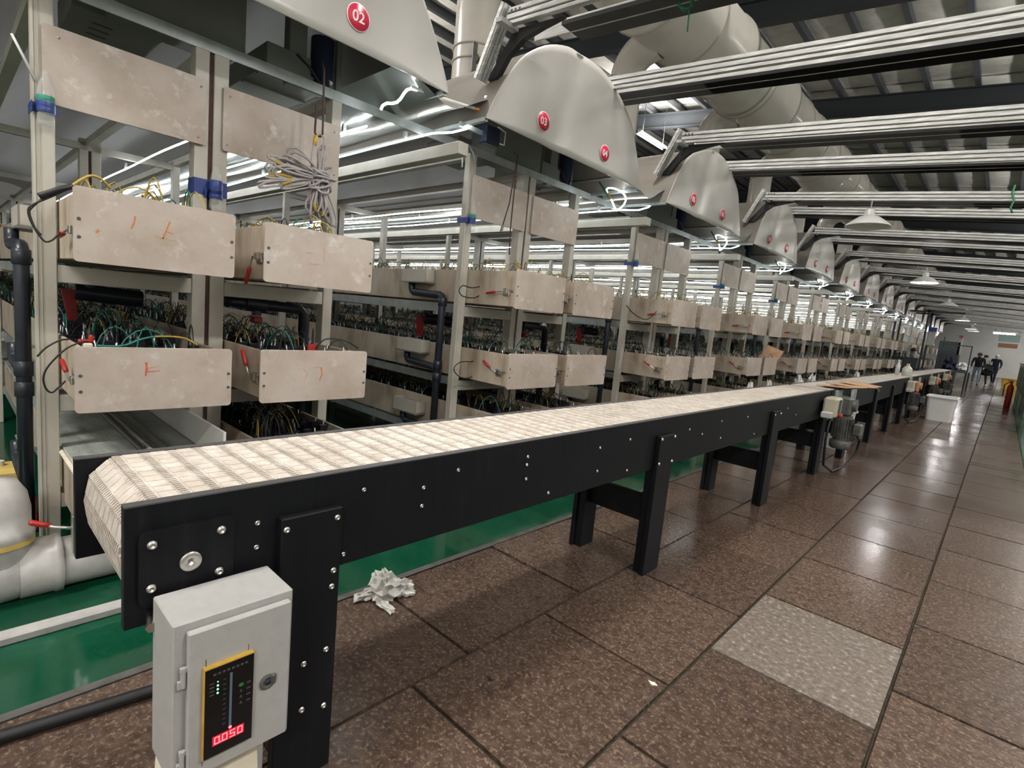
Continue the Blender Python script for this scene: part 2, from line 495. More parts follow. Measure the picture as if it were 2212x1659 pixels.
# ------------------------------------------------------------------ floor
fl = struct('floor', MB().box(-22, 7, -5, 62, -0.06, -0.010), 'grout')
g = MB().box(-22, -2.125, -5, 62, -0.02, 0.0)
part('green_floor', g, 'green_floor', fl)
part('green_floor', MB().box(0.425, 7, -5, 62, -0.02, 0.0), 'green_floor', fl)
part('edge_strip', MB().box(-2.123, -2.085, -5, 62, -0.02, 0.002), mottled('grey_edge_strip', [(0.3, (0.05, 0.048, 0.045)), (0.7, (0.11, 0.105, 0.10))], 12.0, 0.5), fl)
rows = [(-2.078, -1.424, 1.45, 0.79), (-1.408, -0.772, 1.16, 0.777), (-0.758, -0.136, 1.559, 0.763), (-0.122, 0.42, 2.668, 0.767)]
NEAR_TO = 21.0
for ri, (x0, x1, yj, pit) in enumerate(rows):
    w, d = x1 - x0, pit - 0.016
    me = MB().box(-w / 2, w / 2, -d / 2, d / 2, -0.03, 0.0).mesh('tile', 'tile')
    wet = MB().box(-w / 2, w / 2, -d / 2, d / 2, -0.03, 0.0).mesh('tile', 'tile_wet_glare')  # copy with the glare painted into its colour
    n0 = -int((yj + 2.5) / pit)
    k = n0
    while yj + k * pit < NEAR_TO:
        yc = yj + (k + 0.5) * pit
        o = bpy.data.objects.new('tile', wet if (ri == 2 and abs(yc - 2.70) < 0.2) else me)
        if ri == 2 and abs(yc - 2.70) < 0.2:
            o['label'] = 'pale wet tile with glare painted in'
        o.location = ((x0 + x1) / 2, yc, random.uniform(-0.0015, 0.0015))
        o.rotation_euler = (random.gauss(0, 0.0022), random.gauss(0, 0.0022), 0)
        link(o, fl)
        k += 1
    far = MB()
    while yj + k * pit < 61:
        yc = yj + (k + 0.5) * pit
        far.box(x0, x1, yc - d / 2, yc + d / 2, -0.03, random.uniform(-0.002, 0.001), 0.004)
        k += 1
    part('tile', far, 'tile', fl, stuff=True)
part('drain_slot', MB().box(-1.9, 0.42, 9.37, 9.41, -0.01, 0.0016), 'black_plain', fl)
struct('trim_1', MB().box(-2.60, -2.535, -5, 40, 0, 0.035, 0.006), 'curb')

# ------------------------------------------------------------------ walls and roof
struct('wall_left', MB().box(-22.2, -22, -5, 62, 0, 9.6), 'wall')
struct('wall_right', MB().box(7, 7.2, -5, 62, 0, 6.6), 'wall')
struct('wall_far', MB().box(-22, 7, 62, 62.2, 0, 9.6), 'wall')
struct('wall_back', MB().box(-22, 7, -5.2, -5, 0, 9.6), 'wall')
sheet = MB()
sheet.prism([(-22.2, roof_z(-22.2) + 0.22), (7.2, roof_z(7.2) + 0.22), (7.2, roof_z(7.2) + 0.30), (-22.2, roof_z(-22.2) + 0.30)], 'y', -5.2, 62.2)
ceil = struct('ceiling', sheet, 'insul')
PUR, BEAM0, BEAMD = 0.87, 5.4, 5.0
ang = math.atan(0.1)
# quilted insulation panels
nx, ny = 6, 10
pv, pf = [], []
for i in range(nx + 1):
    for j in range(ny + 1):
        u, v = i / nx, j / ny
        sag = 0.055 * (math.sin(PI * u) * math.sin(PI * v)) ** 0.5 + 0.012 * math.sin(v * 31 + u * 5) * math.sin(PI * u)
        pv.append(((u - 0.5) * (PUR - 0.02), (v - 0.5) * (BEAMD - 0.1), -sag))
for i in range(nx):
    for j in range(ny):
        a = i * (ny + 1) + j
        pf.append((a, a + 1, a + ny + 2, a + ny + 1))
pan = MB().add(pv, pf, 0, True).mesh('insulation_panel', 'insul')
xs = [-2.22 + PUR * i for i in range(-15, 8)]
for x in xs[:-1]:
    for b in range(-2, 12):
        if b > 8 and x < -9: continue
        o = bpy.data.objects.new('insulation_panel', pan)
        o.location = (x + PUR / 2, BEAM0 + (b + 0.5) * BEAMD, roof_z(x + PUR / 2) + 0.20)
        o.rotation_euler = (0, ang, 0)
        link(o, ceil)
pme = MB().box(-0.035, 0.035, -5, 62, -0.02, 0.17).box(-0.035, 0.06, -5, 62, -0.03, -0.012).mesh('purlin', 'purlin')
for x in xs:
    o = bpy.data.objects.new('purlin', pme)
    o.location = (x, 0, roof_z(x))
    link(o, ceil)
for b in range(-2, 12):
    y = BEAM0 + b * BEAMD
    m = MB()
    for (h0, h1, w) in ((-0.46, -0.44, 0.10), (-0.44, -0.06, 0.012), (-0.06, -0.035, 0.10)):
        m.prism([(-22, roof_z(-22) + h0), (7, roof_z(7) + h0), (7, roof_z(7) + h1), (-22, roof_z(-22) + h1)], 'y', y - w, y + w)
    part('beam', m, 'beam', ceil)

# tube fixtures of the fill lights, added except the fourth above the racks
NTH = ['first', 'second', 'third', 'fourth', 'fifth', 'sixth', 'seventh', 'eighth', 'ninth', 'tenth', 'eleventh']
for i, (x, y, z) in enumerate(CEIL_AND_FILL_LIGHTS):
    t = thing('ceiling_and_fill_light', ('%s added fill-light tube fixture hung under the roof right of the aisle' % NTH[i]) if i < 11 else ('%s white tube fixture above the racks, all but the fourth added' % NTH[i - 11]), 'lamp', (x, y, z), 'ceiling tube fixtures under the roof beams')
    part('housing', MB().box(x - 0.05, x + 0.05, y - 0.8, y + 0.8, z - 0.02, z + 0.05, 0.01), 'shade', t)
    part('tube', MB().cyl((x - 0.08, y - 0.75, z - 0.04), (x - 0.08, y + 0.75, z - 0.04), 0.016, n=8).cyl((x + 0.08, y - 0.75, z - 0.04), (x + 0.08, y + 0.75, z - 0.04), 0.016, n=8), 'lamp_on', t)
    part('hanger', MB().cyl((x, y - 0.6, z + 0.05), (x, y - 0.6, roof_z(x)), 0.008, n=6).cyl((x, y + 0.6, z + 0.05), (x, y + 0.6, roof_z(x)), 0.008, n=6), 'beam', t)

# ------------------------------------------------------------------ conveyors
BX0, BX1 = -1.762, -1.358           # belt edges
PITCH = 0.0675
def slat_mesh():
    m = MB()
    h = 0.011
    L2 = PITCH / 2
    m.box(BX0, BX1, -L2 + 0.013, L2 - 0.004, -h, 0, 0.002)
    for i in range(9):
        xa = BX0 + (BX1 - BX0) * (i + 0.06) / 9
        m.box(xa, xa + 0.0385, -L2 + 0.019, L2 - 0.012, -0.0005, 0.0016)
    n = 28
    st = (BX1 - BX0) / n
    for i in range(n):
        x = BX0 + st * i
        m.box(x + 0.001, x + st * 0.46, -L2 - 0.0035, -L2 + 0.014, -h, 0.0005)
        m.box(x + st * 0.55, x + st * 0.72, L2 - 0.014, L2 - 0.003, -h, 0.0022)
    return m
def conveyor(name_label, y0, y1, single, group=None):
    c = thing('belt_conveyor', name_label, 'conveyor', (-1.56, (y0 + y1) / 2, 0))
    return c
C1Y0, C1Y1 = 0.262, 6.66
c1 = thing('belt_conveyor', 'black-sided belt conveyor with cream slatted belt, nearest of the line', 'conveyor', (-1.56, 3.4, 0))
part('side_plate', MB().box(-1.356, -1.330, C1Y0, C1Y1, 0.620, 0.906, 0.002), 'black', c1)
part('side_plate', MB().box(-1.796, -1.770, 0.240, C1Y1, 0.620, 0.903, 0.002), 'black', c1)
part('edge_strip', MB().box(-1.357, -1.3285, C1Y0, C1Y1, 0.905, 0.9085), 'black_edge', c1)
part('edge_strip', MB().box(-1.798, -1.769, 0.240, C1Y1, 0.902, 0.905), 'black_edge', c1)
part('belt_bed', MB().box(-1.77, -1.356, 0.42, C1Y1, 0.85, 0.875).box(-1.77, -1.356, 0.40, C1Y1, 0.635, 0.648), 'black_plain', c1)
slat = slat_mesh().mesh('belt_slat', 'belt')
nose = [(0.318, 0.904), (0.271, 0.860), (0.258, 0.792), (0.266, 0.725), (0.306, 0.671)]
cb = base_of(c1)
for (a, b) in zip(nose[:-1], nose[1:]):
    dy, dz = a[0] - b[0], a[1] - b[1]
    o = bpy.data.objects.new('belt_slat', slat)
    o.location = Vector((0, (a[0] + b[0]) / 2, (a[1] + b[1]) / 2)) - cb
    o.rotation_euler = (math.atan2(dz, dy), 0, 0)
    o.scale = (1, math.hypot(dy, dz) / PITCH, 1)
    link(o, c1)
y = 0.322
while y + PITCH < C1Y1:
    o = bpy.data.objects.new('belt_slat', slat)
    o.location = Vector((0, y + PITCH / 2, 0.904)) - cb
    link(o, c1)
    y += PITCH
part('belt_return', MB().box(BX0, BX1, 0.33, C1Y1 - 0.02, 0.655, 0.668), 'belt', c1)

def leg_pair(c, yc, near_top=0.815, w=0.175, first=False):
    y0, y1 = yc - w / 2, yc + w / 2
    m = MB()
    m.box(-1.3295, -1.300, y0, y1, 0.0, near_top, 0.003)
    m.box(-1.378, -1.3305, y0 + 0.02, y1 - 0.02, 0.0, 0.615, 0.003)
    part('leg', m, 'black', c)
    f = MB().box(-1.826, -1.7975, y0, y1, 0.0, near_top, 0.003).box(-1.796, -1.75, y0 + 0.02, y1 - 0.02, 0.0, 0.615, 0.003)
    part('leg', f, 'black', c)
    part('cross_member', MB().box(-1.75, -1.378, yc - 0.02, yc + 0.02, 0.285, 0.44, 0.003), 'black', c)
LEGS = [0.682, 2.765, 4.735, 6.45]
for yc in LEGS:
    leg_pair(c1, yc)
part('bearing_plate', MB().prism(rrect(0.287, 0.484, 0.668, 0.848, 0.018), 'x', -1.330, -1.316), 'black', c1)
ax = MB().lathe([(0, 0.0), (0.024, 0), (0.024, 0.009), (0.022, 0.011), (0.004, 0.011), (0.0035, 0.006), (0, 0.006)], (-1.317, 0.387, 0.758), 28, 'x')
part('axle_end', ax, 'steel', c1, 'bright turned steel axle end')
part('roller', MB().cyl((-1.77, 0.387, 0.758), (-1.36, 0.387, 0.758), 0.085, n=20), 'black_plain', c1)
B1 = [(0.311, 0.816), (0.454, 0.817), (0.451, 0.712), (0.310, 0.713)]
for (yy, zz) in B1:
    part('bolt', bolt_mb((-1.316, yy, zz), 1, 0.0105, 0.008), 'steel', c1)
for (yy, zz) in [(0.608, 0.785), (0.752, 0.787), (0.748, 0.63), (0.745, 0.582), (0.738, 0.39), (0.672, 0.373), (0.672, 0.231), (0.74, 0.21), (2.69, 0.80), (2.845, 0.80), (2.69, 0.66), (2.845, 0.655), (4.66, 0.79), (4.81, 0.79)]:
    part('bolt', bolt_mb((-1.2995, yy, zz), 1, 0.0088, 0.006), 'steel', c1)
for (yy, zz) in [(0.545, 0.808), (0.544, 0.743), (0.795, 0.653), (0.852, 0.841), (1.077, 0.807), (1.075, 0.744), (1.225, 0.844), (1.595, 0.842), (1.598, 0.749), (1.594, 0.809), (1.755, 0.661), (2.12, 0.815), (2.12, 0.70), (2.395, 0.825), (2.40, 0.66), (3.1, 0.81), (3.3, 0.76), (3.6, 0.82), (3.62, 0.70), (4.1, 0.81), (4.3, 0.66), (5.1, 0.81), (5.4, 0.73)]:
    part('bolt', bolt_mb((-1.3295, yy, zz), 1, 0.0072, 0.0035), 'steel', c1)
part('adjuster_bolt', MB().cyl((-1.33, 0.312, 0.640), (-1.295, 0.306, 0.637), 0.009, n=12).cyl((-1.298, 0.3065, 0.637), (-1.284, 0.304, 0.636), 0.0125, n=6), 'steel', c1, 'protruding steel adjuster screw')

def far_conveyor(label, y0, y1, legs, ncoarse):
    c = thing('belt_conveyor', label, 'conveyor', (-1.56, (y0 + y1) / 2, 0))
    part('side_plate', MB().box(-1.356, -1.330, y0, y1, 0.62, 0.906, 0.002), 'black', c)
    part('side_plate', MB().box(-1.796, -1.770, y0, y1, 0.62, 0.903, 0.002), 'black', c)
    m = MB()
    y = y0 + 0.02
    while y + PITCH < y1:
        m.box(BX0, BX1, y + 0.006, y + PITCH - 0.006, 0.893, 0.904)
        y += PITCH
    part('belt', m, 'belt', c, stuff=True)
    part('belt_bed', MB().box(-1.77, -1.356, y0, y1, 0.66, 0.89), 'black_plain', c)
    for yc in legs:
        leg_pair(c, yc)
    return c
c2 = far_conveyor('black-sided belt conveyor in the middle of the line, behind the first motor', 6.70, 13.10, [7.75, 9.55, 11.2, 12.75], 0)
c3 = far_conveyor('farthest black-sided belt conveyor of the line, ending near the people', 13.14, 25.7, [14.3, 16.2, 18.4, 20.8, 23.2, 25.3], 0)
for (yy, zz) in [(7.69, 0.79), (7.82, 0.79), (9.49, 0.79), (9.62, 0.79)]:
    part('bolt', bolt_mb((-1.2995, yy, zz), 1, 0.0088, 0.006), 'steel', c2)

# ------------------------------------------------------------------ drive motors beside the belt line
def motor(label, y, orange=False, off=0.0):
    t = thing('drive_motor', label, 'motor', (-1.2, y, 0.3))
    jb = MB().box(-1.30, -1.17, y - 0.75, y - 0.50, 0.655, 0.865, 0.02)
    j = part('junction_box', jb, 'junction', t, 'cream junction box')
    part('switch_panel', MB().box(-1.171, -1.164, y - 0.67, y - 0.58, 0.70, 0.845), 'dim', j)
    part('stop_button', MB().lathe([(0.012, 0), (0.012, 0.012), (0.024, 0.014), (0.024, 0.03), (0.018, 0.036), (0, 0.036)], (-1.165, y - 0.655, 0.685), 14, 'x'), 'red', j, 'red stop button')
    part('control_cover', MB().box(-1.29, -1.19, y - 0.84, y - 0.752, 0.655, 0.72, 0.01), 'curb', t)
    part('gearbox', MB().box(-1.325, -1.16, y - 0.08, y + 0.12, 0.62, 0.84, 0.025).cyl((-1.16, y + 0.02, 0.75), (-1.12, y + 0.02, 0.75), 0.07, n=16), 'orange_sign' if orange else 'motor_grey', t)
    b = MB().cyl((-1.225, y + 0.02, 0.33), (-1.225, y + 0.02, 0.62), 0.085, n=24)
    for i in range(20):
        a = 2 * PI * i / 20
        mx = Matrix.Translation((-1.225, y + 0.02, 0)) @ Matrix.Rotation(a, 4, 'Z')
        b.box(0.08, 0.105, -0.004, 0.004, 0.37, 0.59, mx=mx)
    part('motor_body', b, 'motor_grey', t)
    part('fan_cowl', MB().lathe([(0.0, 0), (0.09, 0), (0.108, 0.02), (0.108, 0.09), (0.09, 0.10), (0, 0.10)], (-1.225, y + 0.02, 0.24), 24), 'motor_grey', t)
    part('terminal_box', MB().box(-1.12, -1.04, y - 0.03, y + 0.08, 0.42, 0.55, 0.012), 'motor_grey', t)
    part('mounting_arm', MB().box(-1.35, -1.31, y - 0.14, y + 0.18, 0.62, 0.90, 0.004).box(-1.19, -1.165, y - 0.05, y - 0.01, 0.80, 0.93).box(-1.19, -1.165, y + 0.07, y + 0.11, 0.80, 0.93), 'zinc', t)
    part('power_cable', MB().tube([(-1.08, y + 0.03, 0.42), (-1.06, y + 0.16, 0.35), (-1.08, y + 0.18, 0.18), (-1.13, y - 0.02, 0.06), (-1.19, y - 0.35, 0.03), (-1.24, y - 0.55, 0.12), (-1.25, y - 0.6, 0.4), (-1.24, y - 0.62, 0.655)], 0.013, 8), 'hose', t)
    return t
motor('greasy grey drive motor with cream junction box at the first belt joint', 6.98)
motor('orange and grey drive motor with cream junction box at the second belt joint', 13.4, True)
for y, l in ((17.6, 'dark drive motor under the farthest conveyor, nearer of two'), (21.6, 'dark drive motor under the farthest conveyor, further of two')):
    motor(l, y, True)

# ------------------------------------------------------------------ control cabinet
cc = thing('control_cabinet', 'light grey control cabinet with yellow-framed red digital display', 'cabinet', (-1.21, 0.435, 0.33))
CX0, CX1, CY0, CY1, CZ0, CZ1 = -1.297, -1.150, 0.309, 0.560, 0.328, 0.703
part('body', MB().box(CX0, CX1, CY0, CY1, CZ0, CZ1, 0.003), 'cabinet', cc)
dr = part('door', MB().box(CX1 + 0.002, CX1 + 0.020, CY0 + 0.024, CY1 - 0.012, CZ0 + 0.016, CZ1 - 0.018, 0.0025), 'cabinet', cc)
for zz in (0.585, 0.392):
    h = MB().cyl((CX1 + 0.008, CY0 + 0.018, zz - 0.022), (CX1 + 0.008, CY0 + 0.018, zz + 0.022), 0.0055, n=10)
    h.box(CX1 + 0.003, CX1 + 0.012, CY0 + 0.012, CY0 + 0.026, zz + 0.012, zz + 0.024, 0.001)
    h.box(CX1 + 0.001, CX1 + 0.010, CY0 + 0.008, CY0 + 0.018, zz - 0.024, zz - 0.006, 0.001)
    part('hinge', h, 'cabinet', cc)
DX = CX1 + 0.020
lk = MB().lathe([(0.017, 0), (0.018, 0.004), (0.013, 0.007), (0.011, 0.004), (0, 0.004)], (DX, 0.497, 0.503), 18, 'x')
lk.box(DX, DX + 0.009, 0.503, 0.516, 0.493, 0.520, 0.004)
part('lock', lk, 'motor_grey', cc, 'worn round door lock')
part('key_slot', MB().lathe([(0.006, 0), (0.006, 0.0065), (0, 0.0065)], (DX, 0.497, 0.503), 10, 'x'), 'navy', cc)
for (yy, za, zb) in ((0.3655, 0.600, 0.616), (0.452, 0.601, 0.615), (0.362, 0.366, 0.376)):
    part('pencil_mark', MB().box(DX, DX + 0.0006, yy, yy + 0.0012, za, zb), 'ink', cc)
mt = part('digital_meter', MB().prism([(0.360, 0.386), (0.461, 0.386), (0.461, 0.600), (0.360, 0.600)], 'x', DX, DX + 0.011), 'yellow', cc, 'yellow-framed black digital meter')
part('meter_face', MB().box(DX + 0.011, DX + 0.0125, 0.3615, 0.4607, 0.387, 0.597, 0.0005), 'screen', mt)
FX = DX + 0.0126
def fp(y0, y1, z0, z1, mtl, nm, lab=None):
    return part(nm, MB().box(FX, FX + 0.0006, y0, y1, z0, z1), mtl, mt, lab)
part('display_window', MB().box(FX - 0.0004, FX + 0.0003, 0.378, 0.443, 0.4115, 0.4345), 'red_glow', mt)
seg = {'0': 'abcdef', '5': 'afgcd'}
dg = MB()
def digit(ch, y, z, w, h):
    t = 0.0021
    for s in seg[ch]:
        yy0, yy1, zz0, zz1 = {'a': (0, w, h - t, h), 'd': (0, w, 0, t), 'g': (0, w, h / 2 - t / 2, h / 2 + t / 2), 'f': (0, t, h / 2, h), 'e': (0, t, 0, h / 2), 'b': (w - t, w, h / 2, h), 'c': (w - t, w, 0, h / 2)}[s]
        dg.box(FX, FX + 0.0008, y + yy0, y + yy1, z + zz0, z + zz1)
for i, ch in enumerate('0050'):
    digit(ch, 0.3815 + i * 0.0158, 0.4145, 0.0112, 0.017)
dg.box(FX, FX + 0.0008, 0.3938, 0.3962, 0.4145, 0.4168)
part('digits', dg, 'red_led', mt, 'glowing red digits reading 0.050')
part('level_dot', MB().lathe([(0.0035, 0), (0.0035, 0.001), (0, 0.001)], (FX, 0.4135, 0.4405), 10, 'x'), 'red_led', mt)
for i in range(4):
    part('status_light', MB().lathe([(0.0021 if i else 0.0013, 0), (0.0021 if i else 0.0013, 0.001), (0, 0.001)], (FX, 0.3862, 0.5365 + (3 - i) * 0.0088), 10, 'x'), 'green_led', mt)
part('level_bar', MB().box(FX, FX + 0.0006, 0.4105, 0.4155, 0.444, 0.572), 'bar', mt)
prt = MB()
for i in range(10):
    prt.box(FX, FX + 0.0004, 0.397, 0.403, 0.455 + i * 0.0118, 0.4572 + i * 0.0118)
for i in range(8):
    prt.box(FX, FX + 0.0004, 0.377 + i * 0.0092, 0.3830 + i * 0.0092, 0.579, 0.5845)
for i in range(4):
    prt.box(FX, FX + 0.0004, 0.370, 0.379, 0.5345 + i * 0.0088, 0.5375 + i * 0.0088)
    prt.box(FX, FX + 0.0004, 0.446, 0.455, 0.487 + i * 0.0145, 0.4905 + i * 0.0145)
for i in range(3):
    prt.prism([(0.431, 0.4865 + i * 0.0145), (0.438, 0.4865 + i * 0.0145), (0.4345, 0.494 + i * 0.0145)], 'x', FX, FX + 0.0004)
part('faint_print', prt, 'dim', mt)
part('set_key', MB().prism([(0.4345 + 0.0055 * math.cos(a * PI / 8), 0.5325 + 0.0042 * math.sin(a * PI / 8)) for a in range(16)], 'x', FX, FX + 0.0005), 'dim_green', mt)
# cream block under the cabinet
solid('foam_block', 'cream foam block standing on the tiles under the grey cabinet', 'block', MB().prism([(0.30, 0.0), (0.52, 0.0), (0.505, 0.327), (0.318, 0.327)], 'x', -1.296, -1.195), 'cream', (-1.24, 0.41, 0))
part('conduit', MB().box(-1.297, -1.262, 0.528, 0.552, 0.02, 0.328, 0.003), 'cabinet', cc)

# ------------------------------------------------------------------ drain pipe, hose, bag
wp = thing('drain_pipe', 'thick white plastic drain pipe with capped riser on the green floor', 'pipe', (-2.94, 0.4, 0))
part('pipe_run', MB().lathe([(0.108, -1.2), (0.108, 3.1)], (-2.94, 0.5, 0.112), 28, 'y'), 'white_pipe', wp)
part('pipe_collar', MB().lathe([(0.109, 0.0), (0.122, 0.005), (0.124, 0.06), (0.122, 0.115), (0.128, 0.12), (0.128, 0.145), (0.109, 0.15)], (-2.94, 0.20, 0.115), 28, 'y'), 'white_pipe', wp)
part('riser', MB().lathe([(0.112, 0.0), (0.112, 0.15), (0.120, 0.16), (0.120, 0.20), (0.108, 0.205), (0.108, 0.28), (0.096, 0.35), (0.065, 0.405), (0.0, 0.42)], (-2.94, 0.145, 0.115), 28), 'white_pipe', wp)
part('riser', MB().lathe([(0.118, 0.135), (0.119, 0.14), (0.119, 0.185), (0.118, 0.19)], (-2.94, 0.145, 0.115), 28), 'pale_yellow', wp, 'pale yellow sealing band')
part('tee_joint', MB().lathe([(0.11, 0), (0.125, 0.01), (0.128, 0.09), (0.122, 0.20), (0.11, 0.21)], (-2.94, 0.0, 0.118), 28, 'y'), 'white_pipe', wp)
part('clip_rail', MB().box(-2.86, -2.80, 0.44, 0.62, 0.222, 0.24, 0.004), 'white_pipe', wp)
solid('floor_hose', 'black rubber hose lying across the tiles behind the cabinet', 'hose', MB().tube([(-2.02, -0.6, 0.021), (-2.0, -0.1, 0.021), (-1.985, 0.09, 0.021), (-1.96, 0.25, 0.021), (-1.93, 0.456, 0.021), (-1.90, 0.58, 0.021), (-1.84, 0.62, 0.021)], 0.02, 12), 'hose', (-1.95, 0.3, 0))

def crumple(name, label, cat, c, r, seed, mtl, lobes, grp=None):
    rnd = random.Random(seed)
    m = MB()
    for (dx, dy, dz, rx, ry, rz) in lobes:
        nu, nv = 18, 10
        ph = [rnd.uniform(0, 6.28) for _ in range(8)]
        vs = []
        for j in range(nv + 1):
            th = PI * j / nv
            for i in range(nu):
                a = 2 * PI * i / nu
                k = 1 + 0.20 * math.sin(5 * a + ph[0] + 3 * th) + 0.16 * math.sin(7 * th + ph[1] - 2 * a) + 0.14 * math.sin(9 * a + ph[2]) * math.sin(th) + rnd.uniform(-0.09, 0.09)
                x = dx + rx * k * math.sin(th) * math.cos(a)
                y = dy + ry * k * math.sin(th) * math.sin(a)
                z = dz + rz * k * math.cos(th)
                vs.append((c[0] + x, c[1] + y, max(c[2] + 0.002, c[2] + z)))
        fs = [(j * nu + i, (j + 1) * nu + i, (j + 1) * nu + (i + 1) % nu, j * nu + (i + 1) % nu) for j in range(nv) for i in range(nu)]
        m.add(vs, fs, 0, False)
    return solid(name, label, cat, m, mtl, c, grp)
crumple('plastic_bag', 'crumpled clear plastic bag lying at the edge of the green floor', 'bag', (-1.99, 1.43, 0.001), 0.1, 3, 'bag',
        [(0.0, 0.0, 0.03, 0.062, 0.075, 0.05), (-0.07, 0.03, 0.035, 0.06, 0.055, 0.05), (0.02, 0.085, 0.02, 0.055, 0.05, 0.04), (-0.04, -0.075, 0.015, 0.03, 0.07, 0.022), (0.075, -0.06, 0.012, 0.075, 0.02, 0.014)])
# ------------------------------------------------------------------ overhead rails
def rail_proto(leg, base):
    x0, y, z = base
    t = thing('overhead_rail', '', 'rail', base, 'aluminium ladder rails crossing over the aisle')
    W, H = 0.26, 0.098
    LN_ = 4.4 if leg else 5.0
    def prof(m, ya, s, l=4.4 if leg else 5.0):
        q = [(0, 0), (0.008, 0), (0.008, 0.020), (0.0, 0.024), (0, 0.030), (0.008, 0.034), (0.008, 0.060), (0, 0.064), (0, 0.070), (0.008, 0.074), (0.008, H), (0, H), (-0.03, H), (-0.03, 0)]
        m.prism([(ya - s * a, z + b) for a, b in q], 'x', x0, x0 + l)
        for g0 in (0.0235, 0.0635):
            m.box(x0 + 0.002, x0 + l - 0.002, ya - s * 0.0015 - 0.001, ya - s * 0.0015 + 0.001, z + g0 + 0.002, z + g0 + 0.005, mi=1)
        return m
    part('front_profile', prof(MB(), y, 1), ['alu', 'tray'], t)
    part('rear_profile', MB().box(x0 + 0.02, x0 + LN_, y + W - 0.012, y + W, z + 0.004, z + H, 0.002), 'alu', t)
    part('tray', MB().box(x0 + 0.03, x0 + LN_, y + 0.026, y + W - 0.016, z + 0.006, z + 0.03), 'tray', t)
    part('crossbar', MB().box(0, 0.055, -W / 2 + 0.032, W / 2 - 0.014, -0.022, 0.005).mesh('crossbar', 'crossbar'), None, t)
    c0 = t.children[-1]
    c0.location = (0.30, W / 2, 0.0)
    for i in range(1, 9 if leg else 10):
        c = c0.copy(); COL.objects.link(c); c.parent = t
        c.location = (0.30 + 0.46 * i, W / 2, 0.0)
    if leg:
        m = MB()
        a = Vector((x0 - 0.02, y - 0.01, z + 0.13)); b = Vector((x0 - 0.20, y - 0.01, z - 0.30))
        d = (b - a).normalized()
        ez = -d; ey = Vector((0, 1, 0)); ex = ey.cross(ez)
        mx = Matrix((ex, ey, ez)).transposed().to_4x4(); mx.translation = a
        ln = (b - a).length
        for k in range(3):
            m.box(-0.03, 0.012, -0.012 + 0.030 * k, 0.012 + 0.030 * k, -ln, 0, mx=mx)
        m.box(-0.032, -0.004, -0.018, 0.078, -ln, 0, mx=mx)
        part('end_leg', m, 'alu', t)
        gs = [(x0 + 0.42, z), (x0 + 0.02, z), (x0 - 0.19, z - 0.28), (x0 - 0.10, z - 0.28), (x0 - 0.02, z - 0.16), (x0 + 0.10, z - 0.07), (x0 + 0.26, z - 0.03)]
        part('corner_bracket', MB().prism(gs, 'y', y + 0.06, y + 0.10), 'tray', t)
        part('screw_hole', MB().box(x0 + 0.03, x0 + 0.045, y - 0.0086, y - 0.0078, z + 0.072, z + 0.085).box(x0 + 0.065, x0 + 0.08, y - 0.0086, y - 0.0078, z + 0.072, z + 0.085).box(x0 + 0.10, x0 + 0.115, y - 0.0086, y - 0.0078, z + 0.072, z + 0.085), 'tray', t)
    t.rotation_euler = (0, math.radians(4.3), 0)
    return t
ORD = ['nearest', 'second', 'third', 'fourth', 'fifth', 'sixth', 'seventh', 'eighth', 'ninth', 'tenth', 'eleventh', 'twelfth', 'thirteenth', 'fourteenth', 'fifteenth', 'sixteenth', 'seventeenth', 'eighteenth']
P = 2.52
ra = rail_proto(True, (-2.68, 2.56, 3.235))
rb = rail_proto(False, (-3.25, 3.86, 3.356))
NB = 15
for k in range(NB):
    la = '%s of the ladder rails over the aisle that end in a slanted aluminium leg' % ORD[k]
    lb = '%s of the ladder rails over the aisle whose end hides behind a hood' % ORD[k]
    if k == 0:
        ra['label'] = la; rb['label'] = lb
    else:
        copy_tree(ra, loc=(-2.68, 2.56 + P * k, 3.235), label=la)
        copy_tree(rb, loc=(-3.25, 3.86 + P * k, 3.356), label=lb)
copy_tree(rb, loc=(-3.25, 1.34, 3.356), label='ladder rail over the aisle just above the picture')
# green rope knots on the rails
solid('rope_knot', 'green rope tied in a loop on the nearest overhead rail', 'rope', MB().tube([(-1.555 + 0.035 * math.cos(a * 0.7), 2.80 + 0.02 * math.sin(a * 0.9), 3.15 + 0.035 * math.sin(a * 0.7)) for a in range(22)], 0.007, 6).tube([(-1.53, 2.8, 3.14), (-1.53, 2.81, 3.0)], 0.004, 6), 'green_rope', (-1.55, 2.8, 3.15))
# ------------------------------------------------------------------ main duct and branch pipes
md = thing('main_duct', 'huge grey plastic exhaust duct running along the roof', 'duct', (-3.45, 10, 5.1))
dseg = 1.9
def dsec():
    m = MB().lathe([(0.485, 0.0), (0.50, dseg - 0.10), (0.525, dseg - 0.09), (0.53, dseg + 0.01), (0.49, dseg + 0.015)], (0, 0, 0), 44, 'y')
    return m.mesh('duct_section', 'duct')
dm = dsec()
sm = MB().lathe([(0.495, 0), (0.507, 0.012), (0.507, 0.022), (0.495, 0.035)], (0, 0.9, 0), 44, 'y').mesh('weld_seam', 'duct_seam')
mb0 = base_of(md)
for k in range(22):
    o = bpy.data.objects.new('duct_section', dm)
    o.location = Vector((-3.45, -0.3 + dseg * k, 5.10)) - mb0
    link(o, md)
    w = bpy.data.objects.new('weld_seam', sm)
    link(w, o)
part('strap', MB().lathe([(0.512, 0), (0.512, 0.02)], (-3.45, 8.05, 5.1), 40, 'y'), 'green_rope', md, 'green rope strap')
